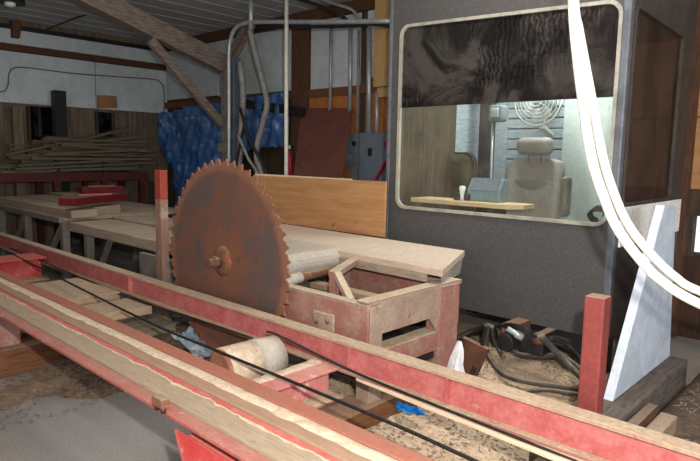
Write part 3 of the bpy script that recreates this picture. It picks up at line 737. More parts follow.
# fan
a = pY(539, 100, 5.2); R_ = .23
t = thing('cab_fan', (a.x, 5.25, a.z - R_), 'round white caged fan above the driver seat headrest', 'fan')
bm = NB()
for k in range(7):
    r = R_ * (k + 1) / 7; tube(bm, [(a.x + r * cos(2 * pi * i / 28), 5.18 - .05 * cos(pi / 2 * r / R_), a.z + r * sin(2 * pi * i / 28)) for i in range(29)], .006 if k < 6 else .011, 6, False)
for k in range(10):
    an = pi * k / 5; tube(bm, [(a.x + R_ * f * cos(an), 5.18 - .05 * cos(pi / 2 * f), a.z + R_ * f * sin(an)) for f in (.1, .4, .7, 1)], .004, 5, False)
obj('guard', bm, m_whiteplastic, t)
for k in range(4):
    an = pi / 2 * k + .4; bm = NB()
    prism(bm, [(a.x + r * cos(an + w), 5.24 + o, a.z + r * sin(an + w)) for r, w, o in ((.03, -.4, .01), (.19, -.3, .015), (.19, .35, -.015), (.03, .4, -.01))], (0, .006, 0)); obj('fan_blade', bm, m_whiteplastic, t)
bm = NB(); lathe(bm, (a.x, 5.18, a.z), (0, 1, 0), [(-.055, .03), (0, .045), (.2, .07), (.3, .05)], 18); obj('motor', bm, m_cabin_in, t)
bm = NB(); bar(bm, (a.x, 5.3, a.z - .24), (a.x + .0, yl, a.z - .3), .06, .03); bar(bm, (a.x, 5.3, a.z), (a.x, 5.3, a.z - .25), .04, .04); obj('bracket', bm, m_whiteplastic, t)
a = pY(458, 170, 5.0)
bm = NB(); rbox(bm, a.x - .3, a.x + .17, 4.95, 5.12, .9, pY(455, 152, 5.0).z, .12, 5)
t = one('olive_form', bm, m_olive, 'dark olive rounded form at the left inside the cab', 'seat')  # dark olive rounded solid on a short pedestal
bm = NB(); box(bm, a.x - .2, a.x + .1, 4.98, 5.1, .445, .95); obj('pedestal', bm, m_black, t)
# clutter at the window corner
bm = NB(); q = pY(598, 218, 4.16); pts = [(q.x + .07 * cos(k * .9) * (1 - k / 40), 4.16 + .02 * sin(k * 1.7), q.z + .05 * sin(k * .9) + .002 * k) for k in range(20)]
tube(bm, pts, .009, 6); one('cable_coil', bm, m_black, 'black cable bunch in the lower corner of the cab window', 'cable')

# ------------------------------------------------- under and beside the cab
def heap(x0, x1, y0, y1, fz, step=.045):
    bm = NB(); nx, ny = int((x1 - x0) / step), int((y1 - y0) / step)
    g = [[bm.verts.new((x0 + i * step, y0 + j * step, 0)) for j in range(ny + 1)] for i in range(nx + 1)]
    for r in g:
        for v in r: v.co.z = max(-.012, fz(v.co.x, v.co.y))
    for i in range(nx):
        for j in range(ny): f = bm.faces.new((g[i][j], g[i + 1][j], g[i + 1][j + 1], g[i][j + 1])); f.smooth = True
    return bm
def edge(x, a, b, w): return max(0, min(1, (x - a) / w)) * max(0, min(1, (b - x) / w))
def fz1(x, y):
    e = edge(x, -3.4, -1.25, .35) * edge(y, 1.75, 5.0, .45)
    return -.012 + e * (.085 + .05 * noise.noise((x * 1.6, y * 1.6, 0)) + .018 * noise.noise((x * 9, y * 9, 3)) + .01 * noise.noise((x * 25, y * 25, 1)))
one('sawdust_heap', heap(-3.5, -1.2, 1.6, 5.0, fz1), m_sawdust, 'tan sawdust spread over the ground under the cab and track', 'sawdust', kind='stuff')
def fz2(x, y):
    e = edge(x, -7.5, -3.6, .3) * edge(y, 1.35, 3.0, .3)
    return -.012 + e * (.05 + .03 * noise.noise((x * 2, y * 2, 7)) + .02 * noise.noise((x * 12, y * 12, 3)))
one('sawdust_heap', heap(-7.6, -3.5, 1.3, 3.05, fz2, .06), m_debris, 'dark chips and dust on the ground under the far track', 'wood chips', kind='stuff')
def chips(n, x0, x1, y0, y1, z, sz, seed, hf=None):
    rnd = random.Random(seed); bm = NB()
    for _ in range(n):
        x, y = rnd.uniform(x0, x1), rnd.uniform(y0, y1)
        if noise.noise((x * 2.2, y * 2.2, seed)) < -.05: continue
        if hf: z = hf(x, y)
        s = sz * rnd.uniform(.4, 1.3); a = rnd.uniform(0, pi)
        d = V((cos(a), sin(a), rnd.uniform(-.3, .3))) * s
        bar(bm, V((x, y, z + s * .3)) - d, V((x, y, z + s * .3)) + d, s * .5, s * .18)
    return bm
one('wood_chips', chips(1500, -4.7, -3.6, .3, 1.7, .01, .012, 3), m_debris, 'bark chips and shavings scattered on the concrete by the brown sleeper', 'wood chips', kind='stuff')
def fz3(x, y):
    e = edge(x, -4.6, -3.75, .4) * edge(y, .2, 1.9, .4)
    return -.012 + e * (.022 + .03 * noise.noise((x * 3, y * 3, 17)) + .012 * noise.noise((x * 14, y * 14, 3)))
one('dirt_patch', heap(-4.62, -3.2, .1, 2.0, fz3, .03), M('brown_floor_dirt', (150, 128, 106), (124, 106, 88), 20, .95, bump=.4, spot=(176, 156, 134), spots=.62), 'thin brown patch of dirt and chips on the concrete by the brown sleeper', 'dirt', kind='stuff')
def fz4(x, y):
    e = edge(x, -1.02, 1.5, .06) * edge(y, 2.4, 5.95, .4)
    return -.012 + e * (.05 + .03 * noise.noise((x * 3, y * 3, 27)) + .012 * noise.noise((x * 14, y * 14, 3)))
one('pale_chips', chips(2600, -3.0, -1.3, 2.3, 4.4, 0, .013, 15, fz1), m_palechips, 'pale chips scattered through the sawdust in front of the cab', 'wood chips', kind='stuff')
one('dirt_patch', heap(-1.02, 1.0, 2.3, 5.98, fz4, .03), M('dark_floor_dirt', (108, 90, 76), (84, 70, 60), 14, .95, bump=.4, spot=(132, 116, 100), spots=.62), 'dark dirt and litter over the floor right of the white sheet', 'dirt', kind='stuff')
one('wood_chips', chips(3600, -.95, .2, 2.7, 5.4, .0, .010, 9, fz4), m_palechips, 'grey chips and litter on the floor beside the white sheet', 'wood chips', kind='stuff')
one('bark_chips', chips(1600, -2.8, -1.3, 2.3, 4.2, 0, .011, 5, fz1), m_rustblock, 'brown bark flecks over the sawdust in front of the cab', 'wood chips', kind='stuff')
# white sheet on the timber block
bm = NB(); prism(bm, [(-1.17, 3.46, .21), (-1.17, 4.16, 1.32), (-1.17, 4.42, 1.30), (-1.17, 4.6, .21)], (.055, 0, 0))
one('guard_sheet', bm, m_white, 'tall white tapering sheet standing beside the cab on a dark timber block', 'guard sheet', bevel=.004)
bm = NB(); box(bm, -1.28, -1.0, 2.75, 4.62, .0, .21)
one('timber_block', bm, M('dark_oily_timber', (112, 100, 90), (86, 76, 70), 5, .8, WY, bump=.2, spot=(70, 62, 58), spots=.6), 'dark grey timber block under the white sheet', 'timber', bevel=.012)
bm = NB(); box(bm, -.93, -.84, 2.6, 3.75, 0, .12)
one('timber_block', bm, m_tandust, 'narrow tan timber on the floor right of the dark block', 'timber', bevel=.008)
bm = NB(); box(bm, -.99, -.935, 2.6, 3.7, 0, .17)
one('rusty_angle', bm, m_rustblock, 'rusty red steel strip between the dark block and the tan timber', 'steel strip')
# hydraulic hoses
HH = [
 ('thick black hose from the red frame to the fittings under the cab', .022, m_black, [(450, 343), (470, 332), (490, 327), (512, 326), (528, 331)], 3.75),
 ('dusty hose dropping from the fittings and sweeping right over the sawdust', .02, m_hosegrey, [(488, 324), (486, 345), (491, 360), (505, 375), (530, 382), (560, 386), (592, 391)], None),
 ('dusty hose curving under the cab onto the sawdust', .017, m_hosegrey, [(497, 324), (503, 342), (516, 353), (535, 356), (556, 355)], None),
 ('short black hose hanging beside the white plastic bag', .014, m_black, [(486, 325), (482, 345), (476, 362), (471, 378)], 3.4),
 ('black hose bending down behind the red post nearest the cab', .022, m_hosegrey, [(540, 335), (556, 352), (574, 370), (592, 388)], 3.6),
 ('upper black hose arching down behind the red post', .02, m_black, [(548, 338), (566, 344), (580, 358), (590, 378)], 3.7),
 ('middle black hose crossing behind the red post', .017, m_hosegrey, [(545, 342), (562, 356), (577, 366), (590, 382)], 3.65),
 ('thin hose lying loose on the sawdust behind the red rail', .014, m_hosegrey, [(520, 395), (530, 391), (548, 390), (570, 393), (592, 396)], None),
 ('short hose stub beside the brown plate', .015, m_hosegrey, [(492, 326), (494, 340), (500, 352), (504, 357)], 3.7)]
for lab, r, m, pts, Y in HH:
    P = []
    for i, (x, y) in enumerate(pts):
        if Y: P.append(pY(x, y, Y + .15 * sin(i)))
        else:
            g = pZ(x, y, .1 + r); u = pY(x, y, 3.85)
            P.append(u if u.z > .1 + r else g)
    bm = NB(); tube(bm, P, r, 10); one('hydraulic_hose', bm, m, lab, 'hose', 'hydraulic hoses under the cab')
a = pY(534, 343, 3.75)
t = thing('hydraulic_valve', (a.x, 3.75, a.z - .1), 'dark hydraulic valve block under the front edge of the cab', 'valve')
bm = NB(); box(bm, a.x - .09, a.x + .08, 3.72, 3.85, a.z - .07, a.z + .04); obj('body', bm, m_black, t, .01)
bm = NB(); box(bm, a.x - .03, a.x + .03, 3.8, 4.1, a.z + .04, Z0); obj('hanger', bm, m_rust, t)
bm = NB(); lathe(bm, (a.x - .07, 3.72, a.z + .03), (-.5, -.3, .3), [(0, .028), (.05, .028), (.06, .02), (.12, .02)], 10); obj('fitting', bm, m_galv, t)
bm = NB(); cyl(bm, (a.x + .02, 3.72, a.z + .02), (a.x + .1, 3.7, a.z + .05), .025, 10); obj('fitting', bm, m_rust, t)
a = pY(511, 340, 3.85)
bm = NB(); lathe(bm, (a.x, 3.75, a.z), (0, 1, 0), [(0, .06), (.02, .07), (.3, .07)], 20)
t = one('hydraulic_motor', bm, m_black, 'dark round hydraulic motor hanging under the cab', 'motor')
bm = NB(); box(bm, a.x - .05, a.x + .05, 3.8, 4.05, a.z + .03, .42); obj('bracket', bm, m_rust, t)
a, b = pY(462, 337, 3.5), pY(487, 362, 3.5)
bm = NB(); prism(bm, [(a.x, 3.5, a.z), (b.x, 3.5, a.z - .04), (b.x - .1, 3.5, .05), (a.x, 3.5, .05)], (0, .04, 0))
one('brown_plate', bm, m_rustblock, 'rusty brown steel plate under the cab behind the white plastic bag', 'steel plate', bevel=.006)
# white plastic bag
a, b = pY(458, 341, 3.0), pY(456, 378, 3.0)
bm = NB(); n = 26; rings = []
for i in range(9):
    tt = i / 8; z = .09 + (a.z - .09) * tt; rr = .085 * (1 - tt) ** .8 + .012
    rings.append([bm.verts.new((a.x + .01 * sin(i) + rr * cos(2 * pi * k / n) * (1 + .35 * noise.noise((cos(2 * pi * k / n) * 2, sin(2 * pi * k / n) * 2, tt * 2.5))), 3.0 + rr * .8 * sin(2 * pi * k / n) * (1 + .3 * noise.noise((k * .5, tt * 2, 4))), z)) for k in range(n)])
for p, q in zip(rings, rings[1:]):
    for k in range(n): bm.faces.new((p[k], p[(k + 1) % n], q[(k + 1) % n], q[k]))
bm.faces.new(rings[0]); bm.faces.new(rings[-1])
one('plastic_bag', bm, m_bag, 'crumpled white plastic bag standing between the red frame and the hoses', 'plastic bag')
def crumple(c, ux, uy, n=10, amp=.03, seed=0, th=.004):
    bm = NB(); top = []; c, ux, uy = V(c), V(ux), V(uy)
    for i in range(n + 1):
        top.append([])
        for j in range(n + 1):
            u, w = i / n - .5, j / n - .5
            p = c + ux * u + uy * w
            p.z += amp * (.5 + noise.noise((u * 4, w * 4, seed)))
            p.x += .02 * noise.noise((u * 5, w * 5, seed + 3)); p.y += .02 * noise.noise((u * 5, w * 5, seed + 8))
            top[-1].append(bm.verts.new(p))
    for i in range(n):
        for j in range(n): bm.faces.new((top[i][j], top[i + 1][j], top[i + 1][j + 1], top[i][j + 1]))
    r = bmesh.ops.extrude_face_region(bm, geom=bm.faces[:])
    for v in [g for g in r['geom'] if isinstance(g, bmesh.types.BMVert)]: v.co.z -= th
    return bm
q = [pZ(395, 406, .14), pZ(405, 404, .14), pZ(422, 412, .14), pZ(411, 422, .14)]
c = (q[0] + q[1] + q[2] + q[3]) / 4
one('blue_wrapper', crumple(c, (q[2] - q[0]) * .95, (q[3] - q[0]) * .55, 10, .03, 2), m_bluerag, 'crumpled bright blue plastic wrapper on the sawdust under the red rail', 'wrapper')
q = [pZ(172, 337, .14), pZ(190, 333, .14), pZ(217, 356, .14), pZ(203, 364, .14)]
c = (q[0] + q[1] + q[2] + q[3]) / 4
one('paper_sheet', crumple(c, q[2] - q[1], (q[0] - q[1]) * 1.1, 10, .06, 5), m_paleblue, 'crumpled pale blue paper lying in the track below the saw blade', 'paper')

# ----------------------------------------------------------- left conveyors
t = thing('timber_bench', (-5.7, 3.1, 0), 'dusty timber topped bench on steel legs left of the saw blade', 'bench')
bm = NB(); box(bm, -6.9, -4.72, 2.7, 3.2, .69, .8); obj('top_timber', bm, m_greywood, t, .012)
bm = NB(); box(bm, -6.9, -4.72, 3.23, 3.72, .72, .82); obj('top_timber', bm, m_greywood, t, .012)
for x in (-6.55, -4.9):
    bm = NB(); box(bm, x - .045, x + .045, 2.74, 2.82, 0, .69); obj('leg', bm, m_steel, t, .004)
    bm = NB(); box(bm, x - .045, x + .045, 3.55, 3.63, 0, .72); obj('leg', bm, m_steel, t, .004)
for x0, x1 in ((-6.0, -6.45), (-5.0, -5.55)):
    bm = NB(); bar(bm, (x0, 2.77, .68), (x1, 2.77, .12), .05, .05, (0, 1, 0)); obj('diagonal_brace', bm, m_steel, t, .004)
bm = NB(); box(bm, -5.1, -4.62, 2.62, 2.66, .08, .68); obj('end_plate', bm, m_steel, t, .004)
bm = NB(); box(bm, -6.9, -4.7, 2.74, 2.82, .06, .12); obj('lower_rail', bm, m_steel, t)
t = thing('roller_bench', (-8.0, 3.2, 0), 'long far bench on steel trusses at the left under the loose boards', 'bench')
bm = NB(); box(bm, -9.3, -6.95, 2.62, 2.68, .78, .84); obj('edge_rail', bm, m_steel, t)
bm = NB(); box(bm, -9.3, -6.95, 2.68, 4.3, .8, .84); obj('bench_top', bm, m_greywood, t)
for x in (-9.2, -8.2, -7.0):
    bm = NB(); box(bm, x - .04, x + .04, 2.66, 2.74, 0, .8); obj('leg', bm, m_steel, t)
    bm = NB(); box(bm, x - .04, x + .04, 4.1, 4.18, 0, .8); obj('leg', bm, m_steel, t)
    bm = NB(); bar(bm, (x, 2.68, .76), (x - .7, 2.68, .12), .05, .05, (0, 1, 0)); obj('diagonal_brace', bm, m_steel, t)
for i, (x0, x1, y0, y1, z0, z1, lab) in enumerate(((-9.4, -6.8, 2.7, 3.0, .84, .93, 'thick grey plank along the front of the far bench'), (-9.4, -7.05, 3.02, 3.4, .84, .94, 'wide grey plank second from the front on the far bench'),
        (-9.4, -8.85, 3.42, 3.85, .84, .97, 'wide grey plank behind the two front planks on the far bench'), (-9.4, -9.0, 3.87, 4.25, .84, 1.0, 'short raised plank at the rear of the far bench'))):
    bm = NB(); prism(bm, [(x0, y0, z0), (x1 + .12 * (i % 2), y0, z0), (x1 - .3 * (i > 1), y1, z0), (x0, y1, z0)], (0, 0, z1 - z0))
    one('plank', bm, m_greywood, lab, 'plank', 'planks on the far bench', bevel=.008)
# red skids
m_skid = M('deep_red_skid_paint', (120, 28, 34), (98, 28, 32), 6, .6, bump=.1, dust=.3)
for i, (pa, pb, lab) in enumerate((((80, 190), (122, 189), 'dark red skid bar, upper of the two beyond the bench'), ((66, 202), (120, 196), 'dark red skid bar, lower of the two beyond the bench'))):
    zz = 1.03 + .0 * i
    a, b = pZ(pa[0], pa[1], zz), pZ(pb[0], pb[1], zz)
    bm = NB(); bar(bm, a, b, .2, .09); t = one('skid_bar', bm, m_skid, lab, 'skid bar', 'red skids beyond the bench', bevel=.01)
    bm = NB(); q = a.lerp(b, .5); box(bm, q.x - .03, q.x + .03, q.y - .2, q.y + .2, zz + .045, zz + .06); obj('top_strip', bm, m_red, t)
# lumber rack and pile
t = thing('lumber_rack', (-9.9, 3.9, 0), 'dark red steel rack holding the pile of loose boards', 'rack')
for z in (1.12,):
    bm = NB(); box(bm, -9.62, -9.52, 2.4, 5.1, z, z + .14); obj('front_rail', bm, m_reddark, t, .006)
bm = NB(); box(bm, -10.36, -10.28, 2.4, 5.1, 1.12, 1.26); obj('rear_rail', bm, m_reddark, t, .006)
for y in (2.5, 3.6, 4.35, 5.0):
    bm = NB(); box(bm, -9.62, -9.52, y - .05, y + .05, 0, 1.12); obj('leg', bm, m_reddark, t, .006)
    bm = NB(); box(bm, -10.36, -10.28, y - .05, y + .05, 0, 1.12); obj('leg', bm, m_reddark, t, .006)
for y in (3.62, 4.36):
    bm = NB(); box(bm, -9.58, -9.53, y - .03, y + .03, 1.26, 1.45); obj('stake', bm, m_black, t)
rnd = random.Random(11); n = 0
for layer in range(9):
    for col in range(6):
        z = 1.29 + layer * .058; x = -10.3 + col * .145 + rnd.uniform(-.02, .02)
        L = rnd.uniform(1.7, 2.5) * (1 - .035 * layer); yc = 3.95 + layer * .05 + rnd.uniform(-.2, .2)
        tilt = rnd.uniform(-.012, .03) * (1 + layer * .35); yw = rnd.uniform(-.05, .05)
        a = V((x - yw, max(2.6, yc - L / 2), z + .01 - tilt)); b = V((x + yw, min(5.35, yc + L / 2), z + .01 + tilt))
        bm = NB(); bar(bm, a, b, rnd.choice((.09, .12, .14)), rnd.choice((.025, .035, .045)))
        one('loose_board', bm, rnd.choice((m_greywoody, m_greywoody, m_olivewood)), 'rough grey brown board in the loose pile on the red rack by the end wall', 'board', 'loose boards on the rack')
for i, (y0, z0, y1, z1, lab) in enumerate(((2.9, 1.52, 4.95, 1.98, 'long board sloping up over the top of the loose pile'), (3.6, 1.66, 5.0, 2.02, 'topmost thin board leaning up on the loose pile'), (4.6, .35, 5.25, 1.8, 'narrow board leaning steeply against the planks beside the pile'))):
    bm = NB(); bar(bm, (-9.6 - .06 * i, y0, z0), (-9.9 - .06 * i, y1, z1), .09, .03); one('loose_board', bm, m_olivewood, lab, 'board', 'leaning boards by the end wall')
bm = NB(); a = pX(59, 92, -10.1); b = pX(59, 135, -10.1); box(bm, -10.2, -10.05, a.y - .09, a.y + .09, 0, a.z + .02)
one('dark_post', bm, m_black, 'dark square post before the white end wall panels', 'post')
bm = NB(); a = pX(17, 106, -10.1); box(bm, -10.2, -10.08, a.y - .07, a.y + .07, 0, a.z)
one('grey_post', bm, m_plank, 'grey post standing by the end wall behind the loose boards', 'post')
bm = NB(); q = [pX(97, 95, LX + .07), pX(116, 96, LX + .07), pX(117, 108, LX + .07), pX(97, 108, LX + .07)]
prism(bm, q, (.02, 0, 0)); one('cardboard_patch', bm, m_cardboard, 'brown cardboard patch at the foot of the white end wall panel', 'cardboard')
bm = NB(); q = [pX(12, 20, LX + .15), pX(22, 21, LX + .15), pX(20, 38, LX + .15), pX(13, 37, LX + .15)]
prism(bm, q, (-.14, 0, 0)); one('wood_block', bm, m_darkwoodz, 'brown wood block hanging at the top of the end wall', 'wood block')
bm = NB(); tube(bm, [pX(x, y, LX + .065) for x, y in ((-5, 92), (4, 91), (8, 85), (9, 74), (14, 68), (30, 68), (80, 74), (150, 79), (160, 82), (164, 90), (164, 112), (164, 125))], .011, 8); one('wall_conduit', bm, m_steel, 'thin grey conduit bent along the white end wall panels', 'conduit')
a = pX(10, 3, -8.2)
t = thing('ceiling_lamp', (a.x, a.y, a.z), 'dark round ceiling lamp above the end wall', 'lamp')
bm = NB(); lathe(bm, a, (0, 0, 1), [(0, .17), (.06, .16), (.16, .07), (.2, .05)], 24); obj('shade', bm, m_black, t)
bm = NB(); lathe(bm, a, (0, 0, 1), [(-.05, .03), (-.03, .06), (.02, .07)], 16); obj('bulb', bm, m_whiteplastic, t)
bm = NB(); cyl(bm, a + V((0, 0, .18)), (a.x, a.y, CZ - .015), .02, 8); obj('stem', bm, m_black, t)
bm = NB(); tube(bm, [pX(46, 30, LX + .1), pX(70, 20, -9.6), pX(95, 12, -9.0)], .012, 6); one('ceiling_cable', bm, m_black, 'thin dark cable rising from the end wall to the ceiling', 'cable')

# --------------------------------------------------------- roof post and pipes
TX = -7.2
a, b = V((TX, 5.15, 2.79)), V((TX, 2.55, 3.56))
t = thing('roof_truss', (TX, 5.05, 0), 'weathered timber roof truss on a grey steel post behind the saw blade', 'roof truss')
bm = NB(); bar(bm, a, b, .16, .2); obj('main_timber', bm, m_roofwood, t, .01)
bm = NB(); bar(bm, a + V((.02, 0, .125)), b + V((.02, .2, .06)), .12, .05); obj('capping_board', bm, m_roofwood, t, .006)
c0, c1 = pX(150, 40, TX), pX(221, 124, TX)
bm = NB(); bar(bm, c0, (TX, 5.0, c1.z), .09, .11); obj('diagonal_brace', bm, m_roofwood, t, .008)
c0, c1 = pX(226, 64, TX), pX(250, 18, TX)
bm = NB(); bar(bm, c0, c1, .06, .1); obj('diagonal_brace', bm, m_roofwood, t, .008)
bm = NB(); bar(bm, c0 + V((.1, 0, -.05)), c1 + V((.16, 0, -.02)), .05, .07); obj('diagonal_brace', bm, m_roofwood, t, .008)
p0 = pY(225, 100, 5.03)
bm = NB(); box(bm, p0.x - .06, p0.x - .01, 5.0, 5.06, 0, 2.8); box(bm, p0.x + .02, p0.x + .05, 5.0, 5.06, 0, 2.8); obj('post', bm, m_steel, t, .004)
bm = NB(); box(bm, p0.x - .09, p0.x + .1, 4.96, 5.1, 1.62, 1.74); obj('clamp', bm, m_steel, t, .006)
p1 = pY(234, 100, 5.0)
bm = NB(); box(bm, p1.x - .06, p1.x + .06, 4.95, 5.07, 0, 2.9)
one('steel_post', bm, m_bluesteel, 'blue grey square steel post beside the truss post', 'post', bevel=.006)
P_ = lambda pts, Y: [pY(x, y, Y) for x, y in pts]
def pipe(name, pts, Y, r, m, lab, cat, group=None, rib=0, curve=True):
    bm = NB(); tube(bm, [pY(p[0], p[1], p[2] if len(p) > 2 else Y) for p in pts], r, 10, curve, rib)
    return one(name, bm, m, lab, cat, group)
pipe('conduit', [(229, 170), (229, 90), (229, 52), (231, 38), (236, 28), (246, 23), (262, 22), (330, 22), (392, 21)], 4.9, .027, m_galv, 'galvanized conduit bending from upright to level below the ceiling', 'conduit', 'galvanized conduits')
pipe('conduit', [(251, -6), (251, 31)], 4.9, .032, m_galv, 'short galvanized conduit dropping from the ceiling above the grey flexible conduit', 'conduit', 'galvanized conduits', curve=False)
pipe('conduit', [(286.5, -12), (286, 300)], 4.6, .024, m_hose, 'straight white vertical pipe before the blue tarpaulin edge', 'conduit', 'galvanized conduits', curve=False)
pipe('conduit', [(331, 28), (330, 112)], 5.9, .022, m_galv, 'thin conduit down the rear wall above the brown board', 'conduit', 'wall conduits', curve=False)
pipe('conduit', [(350.5, 26), (350, 112)], 5.9, .028, m_galv, 'pale conduit down the rear wall at the corner of the brown board', 'conduit', 'wall conduits', curve=False)
pipe('conduit', [(359, 30), (357, 136)], 5.9, .02, m_flex, 'grey conduit rising from the small electrical box', 'conduit', 'wall conduits', curve=False)
pipe('conduit', [(369, 28), (369, 134)], 5.88, .034, m_galv, 'thick conduit rising from the large electrical box', 'conduit', 'wall conduits', curve=False)
pipe('conduit', [(377, 92), (377, 134)], 5.88, .03, m_galv, 'short conduit between the yellow post and the large electrical box', 'conduit', 'wall conduits', curve=False)
pipe('flexible_conduit', [(250, 30), (255, 52), (263, 82), (267, 104), (263, 122), (257, 145), (257, 160), (262, 178), (264, 230), (264, 300)], 4.85, .036, m_flex, 'grey flexible conduit hanging in a bend right of the steel posts', 'conduit', 'flexible conduits', rib=.1)
pipe('flexible_conduit', [(240, 62), (243, 90), (242, 120), (240, 150), (239, 172), (239, 230), (239, 300)], 4.95, .04, m_flex, 'grey flexible conduit hugging the blue grey steel post', 'conduit', 'flexible conduits', rib=.1)
pipe('black_cable', [(240, 108), (250, 140), (268, 178), (272, 230), (272, 310)], 4.8, .022, m_black, 'black cable slanting down right from the steel post', 'cable', 'black cables by the post')
pipe('black_cable', [(246, 118), (240, 145), (236, 172), (236, 230), (236, 310)], 4.8, .02, m_black, 'black cable hanging straight beside the steel post', 'cable', 'black cables by the post')
pipe('black_cable', [(238, 135), (248, 158), (258, 178), (262, 230), (262, 320)], 4.75, .02, m_flex, 'grey cable slanting down below the black one', 'cable', 'black cables by the post')
pipe('black_cable', [(256, 28), (300, 27), (350, 26), (372, 24), (392, 27)], 4.95, .02, m_black, 'black cable strapped under the level conduit', 'cable', 'ceiling cables')
pipe('black_cable', [(290, -4), (318, 5), (335, 12), (350, 22)], 5.0, .02, m_black, 'dark cable sagging from the ceiling near the white pipe', 'cable', 'ceiling cables')
pipe('black_cable', [(305, -6), (335, 4), (352, 10), (362, 22)], 5.1, .018, m_flex, 'grey cable sagging from the ceiling to the level conduit', 'cable', 'ceiling cables')
bm = NB(); bar(bm, pY(242, 103, 5.75), pY(303, 112, 5.75), .08, .13)
one('dark_bar', bm, m_black, 'dark level bar across the blue tarpaulin', 'bar')
# yellow pine post
a, b = pY(376, 0, 5.8), pY(388, 86, 5.8)
t = thing('pine_post', (a.x, 5.8, b.z), 'yellow pine post hanging beside the cab above the electrical boxes', 'post')
bm = NB(); box(bm, a.x, b.x, 5.78, 5.87, b.z, CZ - .02); obj('upright', bm, m_yellowwood, t, .004)
bm = NB(); box(bm, a.x - .01, b.x + .3, 5.87, 5.93, b.z - .12, b.z + .02); obj('cross_block', bm, m_yellowwood, t, .004)
# ---------------------------------------------------------------- tarpaulin
poly = [(152, 130), (163, 113), (200, 104), (240, 98), (286, 92), (285, 148), (262, 148), (246, 152), (238, 166), (228, 178), (210, 190), (190, 206), (178, 218), (171, 216), (172, 166), (160, 152), (153, 144)]
TP = [pY(x, y, 5.75) for x, y in poly]; pl = [(p.x, p.z) for p in TP]
def inside(x, z):
    c = False
    for (xa, za), (xb, zb) in zip(pl, pl[1:] + pl[:1]):
        if (za > z) != (zb > z) and x < (xb - xa) * (z - za) / (zb - za) + xa: c = not c
    return c
bm = NB(); st = .035; xs = [p[0] for p in pl]; zs_ = [p[1] for p in pl]; g = {}
def tv(i, j):
    if (i, j) not in g:
        x, z = min(xs) + i * st, min(zs_) + j * st
        y = 5.76 + .1 * noise.noise((x * 2.2 + z * 1.4, z * .7, 2)) + .09 * noise.noise((x * 6.5 - z * 2.2, z * 1.1, 5)) + .045 * noise.noise((x * 13 + z * 5, z * 3.5, 8)) + .015 * noise.noise((x * 25, z * 18, 4)); y = min(y, BY - .035)
        g[(i, j)] = bm.verts.new((x, y, z))
    return g[(i, j)]
for i in range(int((max(xs) - min(xs)) / st) + 1):
    for j in range(int((max(zs_) - min(zs_)) / st) + 1):
        if inside(min(xs) + (i + .5) * st, min(zs_) + (j + .5) * st) and min(xs) + i * st > LX + .08:
            f = bm.faces.new((tv(i, j), tv(i + 1, j), tv(i + 1, j + 1), tv(i, j + 1))); f.smooth = True
o = one('tarpaulin', bm, m_tarp, 'crumpled blue tarpaulin draped on the rear wall behind the saw blade', 'tarpaulin')
sm = o.modifiers.new('solid', 'SOLIDIFY'); sm.thickness = .006
# brown board leaning
a, b, c, d = pY(302, 108, 5.9), pY(352, 108, 5.9), pY(342, 176, 5.35), pY(293, 176, 5.35)
k = 1.35
c2_, d2_ = b + (c - b) * k, a + (d - a) * k
bm = NB(); prism(bm, [a, b, c2_, d2_], (0, .03, .004))
t = one('hardboard_sheet', bm, m_panel, 'reddish brown board leaning against the rear wall beside the electrical boxes', 'board', bevel=.003)
hz = min(c2_.z, d2_.z)
bm = NB(); box(bm, d2_.x - .1, c2_.x + .1, d2_.y - .1, d2_.y + .35, 0, hz)
one('storage_crate', bm, m_plankdim, 'rough wooden crate carrying the leaning brown board', 'crate')
# electrical boxes
a, b = pY(345, 134, 5.88), pY(358, 165, 5.88)
t = thing('breaker_box', ((a.x + b.x) / 2, 5.9, b.z), 'small grey electrical box left of the larger one', 'electrical box')
bm = NB(); box(bm, a.x, b.x, 5.86, 5.975, b.z, a.z); obj('housing', bm, m_elec, t, .01)
bm = NB(); box(bm, a.x + .03, b.x - .03, 5.85, 5.862, b.z + .04, a.z - .04); obj('cover', bm, m_elec, t, .006)
bm = NB(); box(bm, (a.x + b.x) / 2 - .05, (a.x + b.x) / 2 + .04, 5.843, 5.852, b.z + .07, b.z + .13); obj('rating_plate', bm, m_teal, t)
bm = NB(); box(bm, b.x - .07, b.x - .02, 5.82, 5.86, a.z - .16, a.z - .1); obj('handle', bm, m_black, t, .006)
bm = NB(); box(bm, a.x + .06, b.x - .06, 5.9, 5.97, .0, b.z); obj('lower_conduit', bm, m_flex, t)
a, b = pY(360, 133, 5.8), pY(387, 186, 5.8)
t = thing('disconnect_switch', ((a.x + b.x) / 2, 5.85, b.z), 'large grey electrical switch box with a red lever beside the cab', 'electrical box')
bm = NB(); box(bm, a.x, b.x, 5.78, 5.975, b.z, a.z); obj('housing', bm, m_elec, t, .012)
bm = NB(); box(bm, a.x + .03, b.x - .08, 5.768, 5.782, b.z + .03, a.z - .03); dr = obj('door', bm, m_elec, t, .006)
q = pY(370, 152, 5.76)
bm = NB(); box(bm, q.x - .025, q.x + .025, 5.745, 5.77, q.z - .05, q.z + .05); obj('latch', bm, m_black, dr, .004)
a, b = pY(376, 180, 5.74), pY(386, 161, 5.74)
bm = NB(); bar(bm, a, b, .025, .04, (0, 1, 0)); obj('lever', bm, m_redlever, t, .004)
bm = NB(); q = pY(386, 144, 5.76); box(bm, q.x - .03, q.x + .02, 5.75, 5.78, q.z - .03, q.z + .03); obj('knob', bm, m_redlever, t, .004)
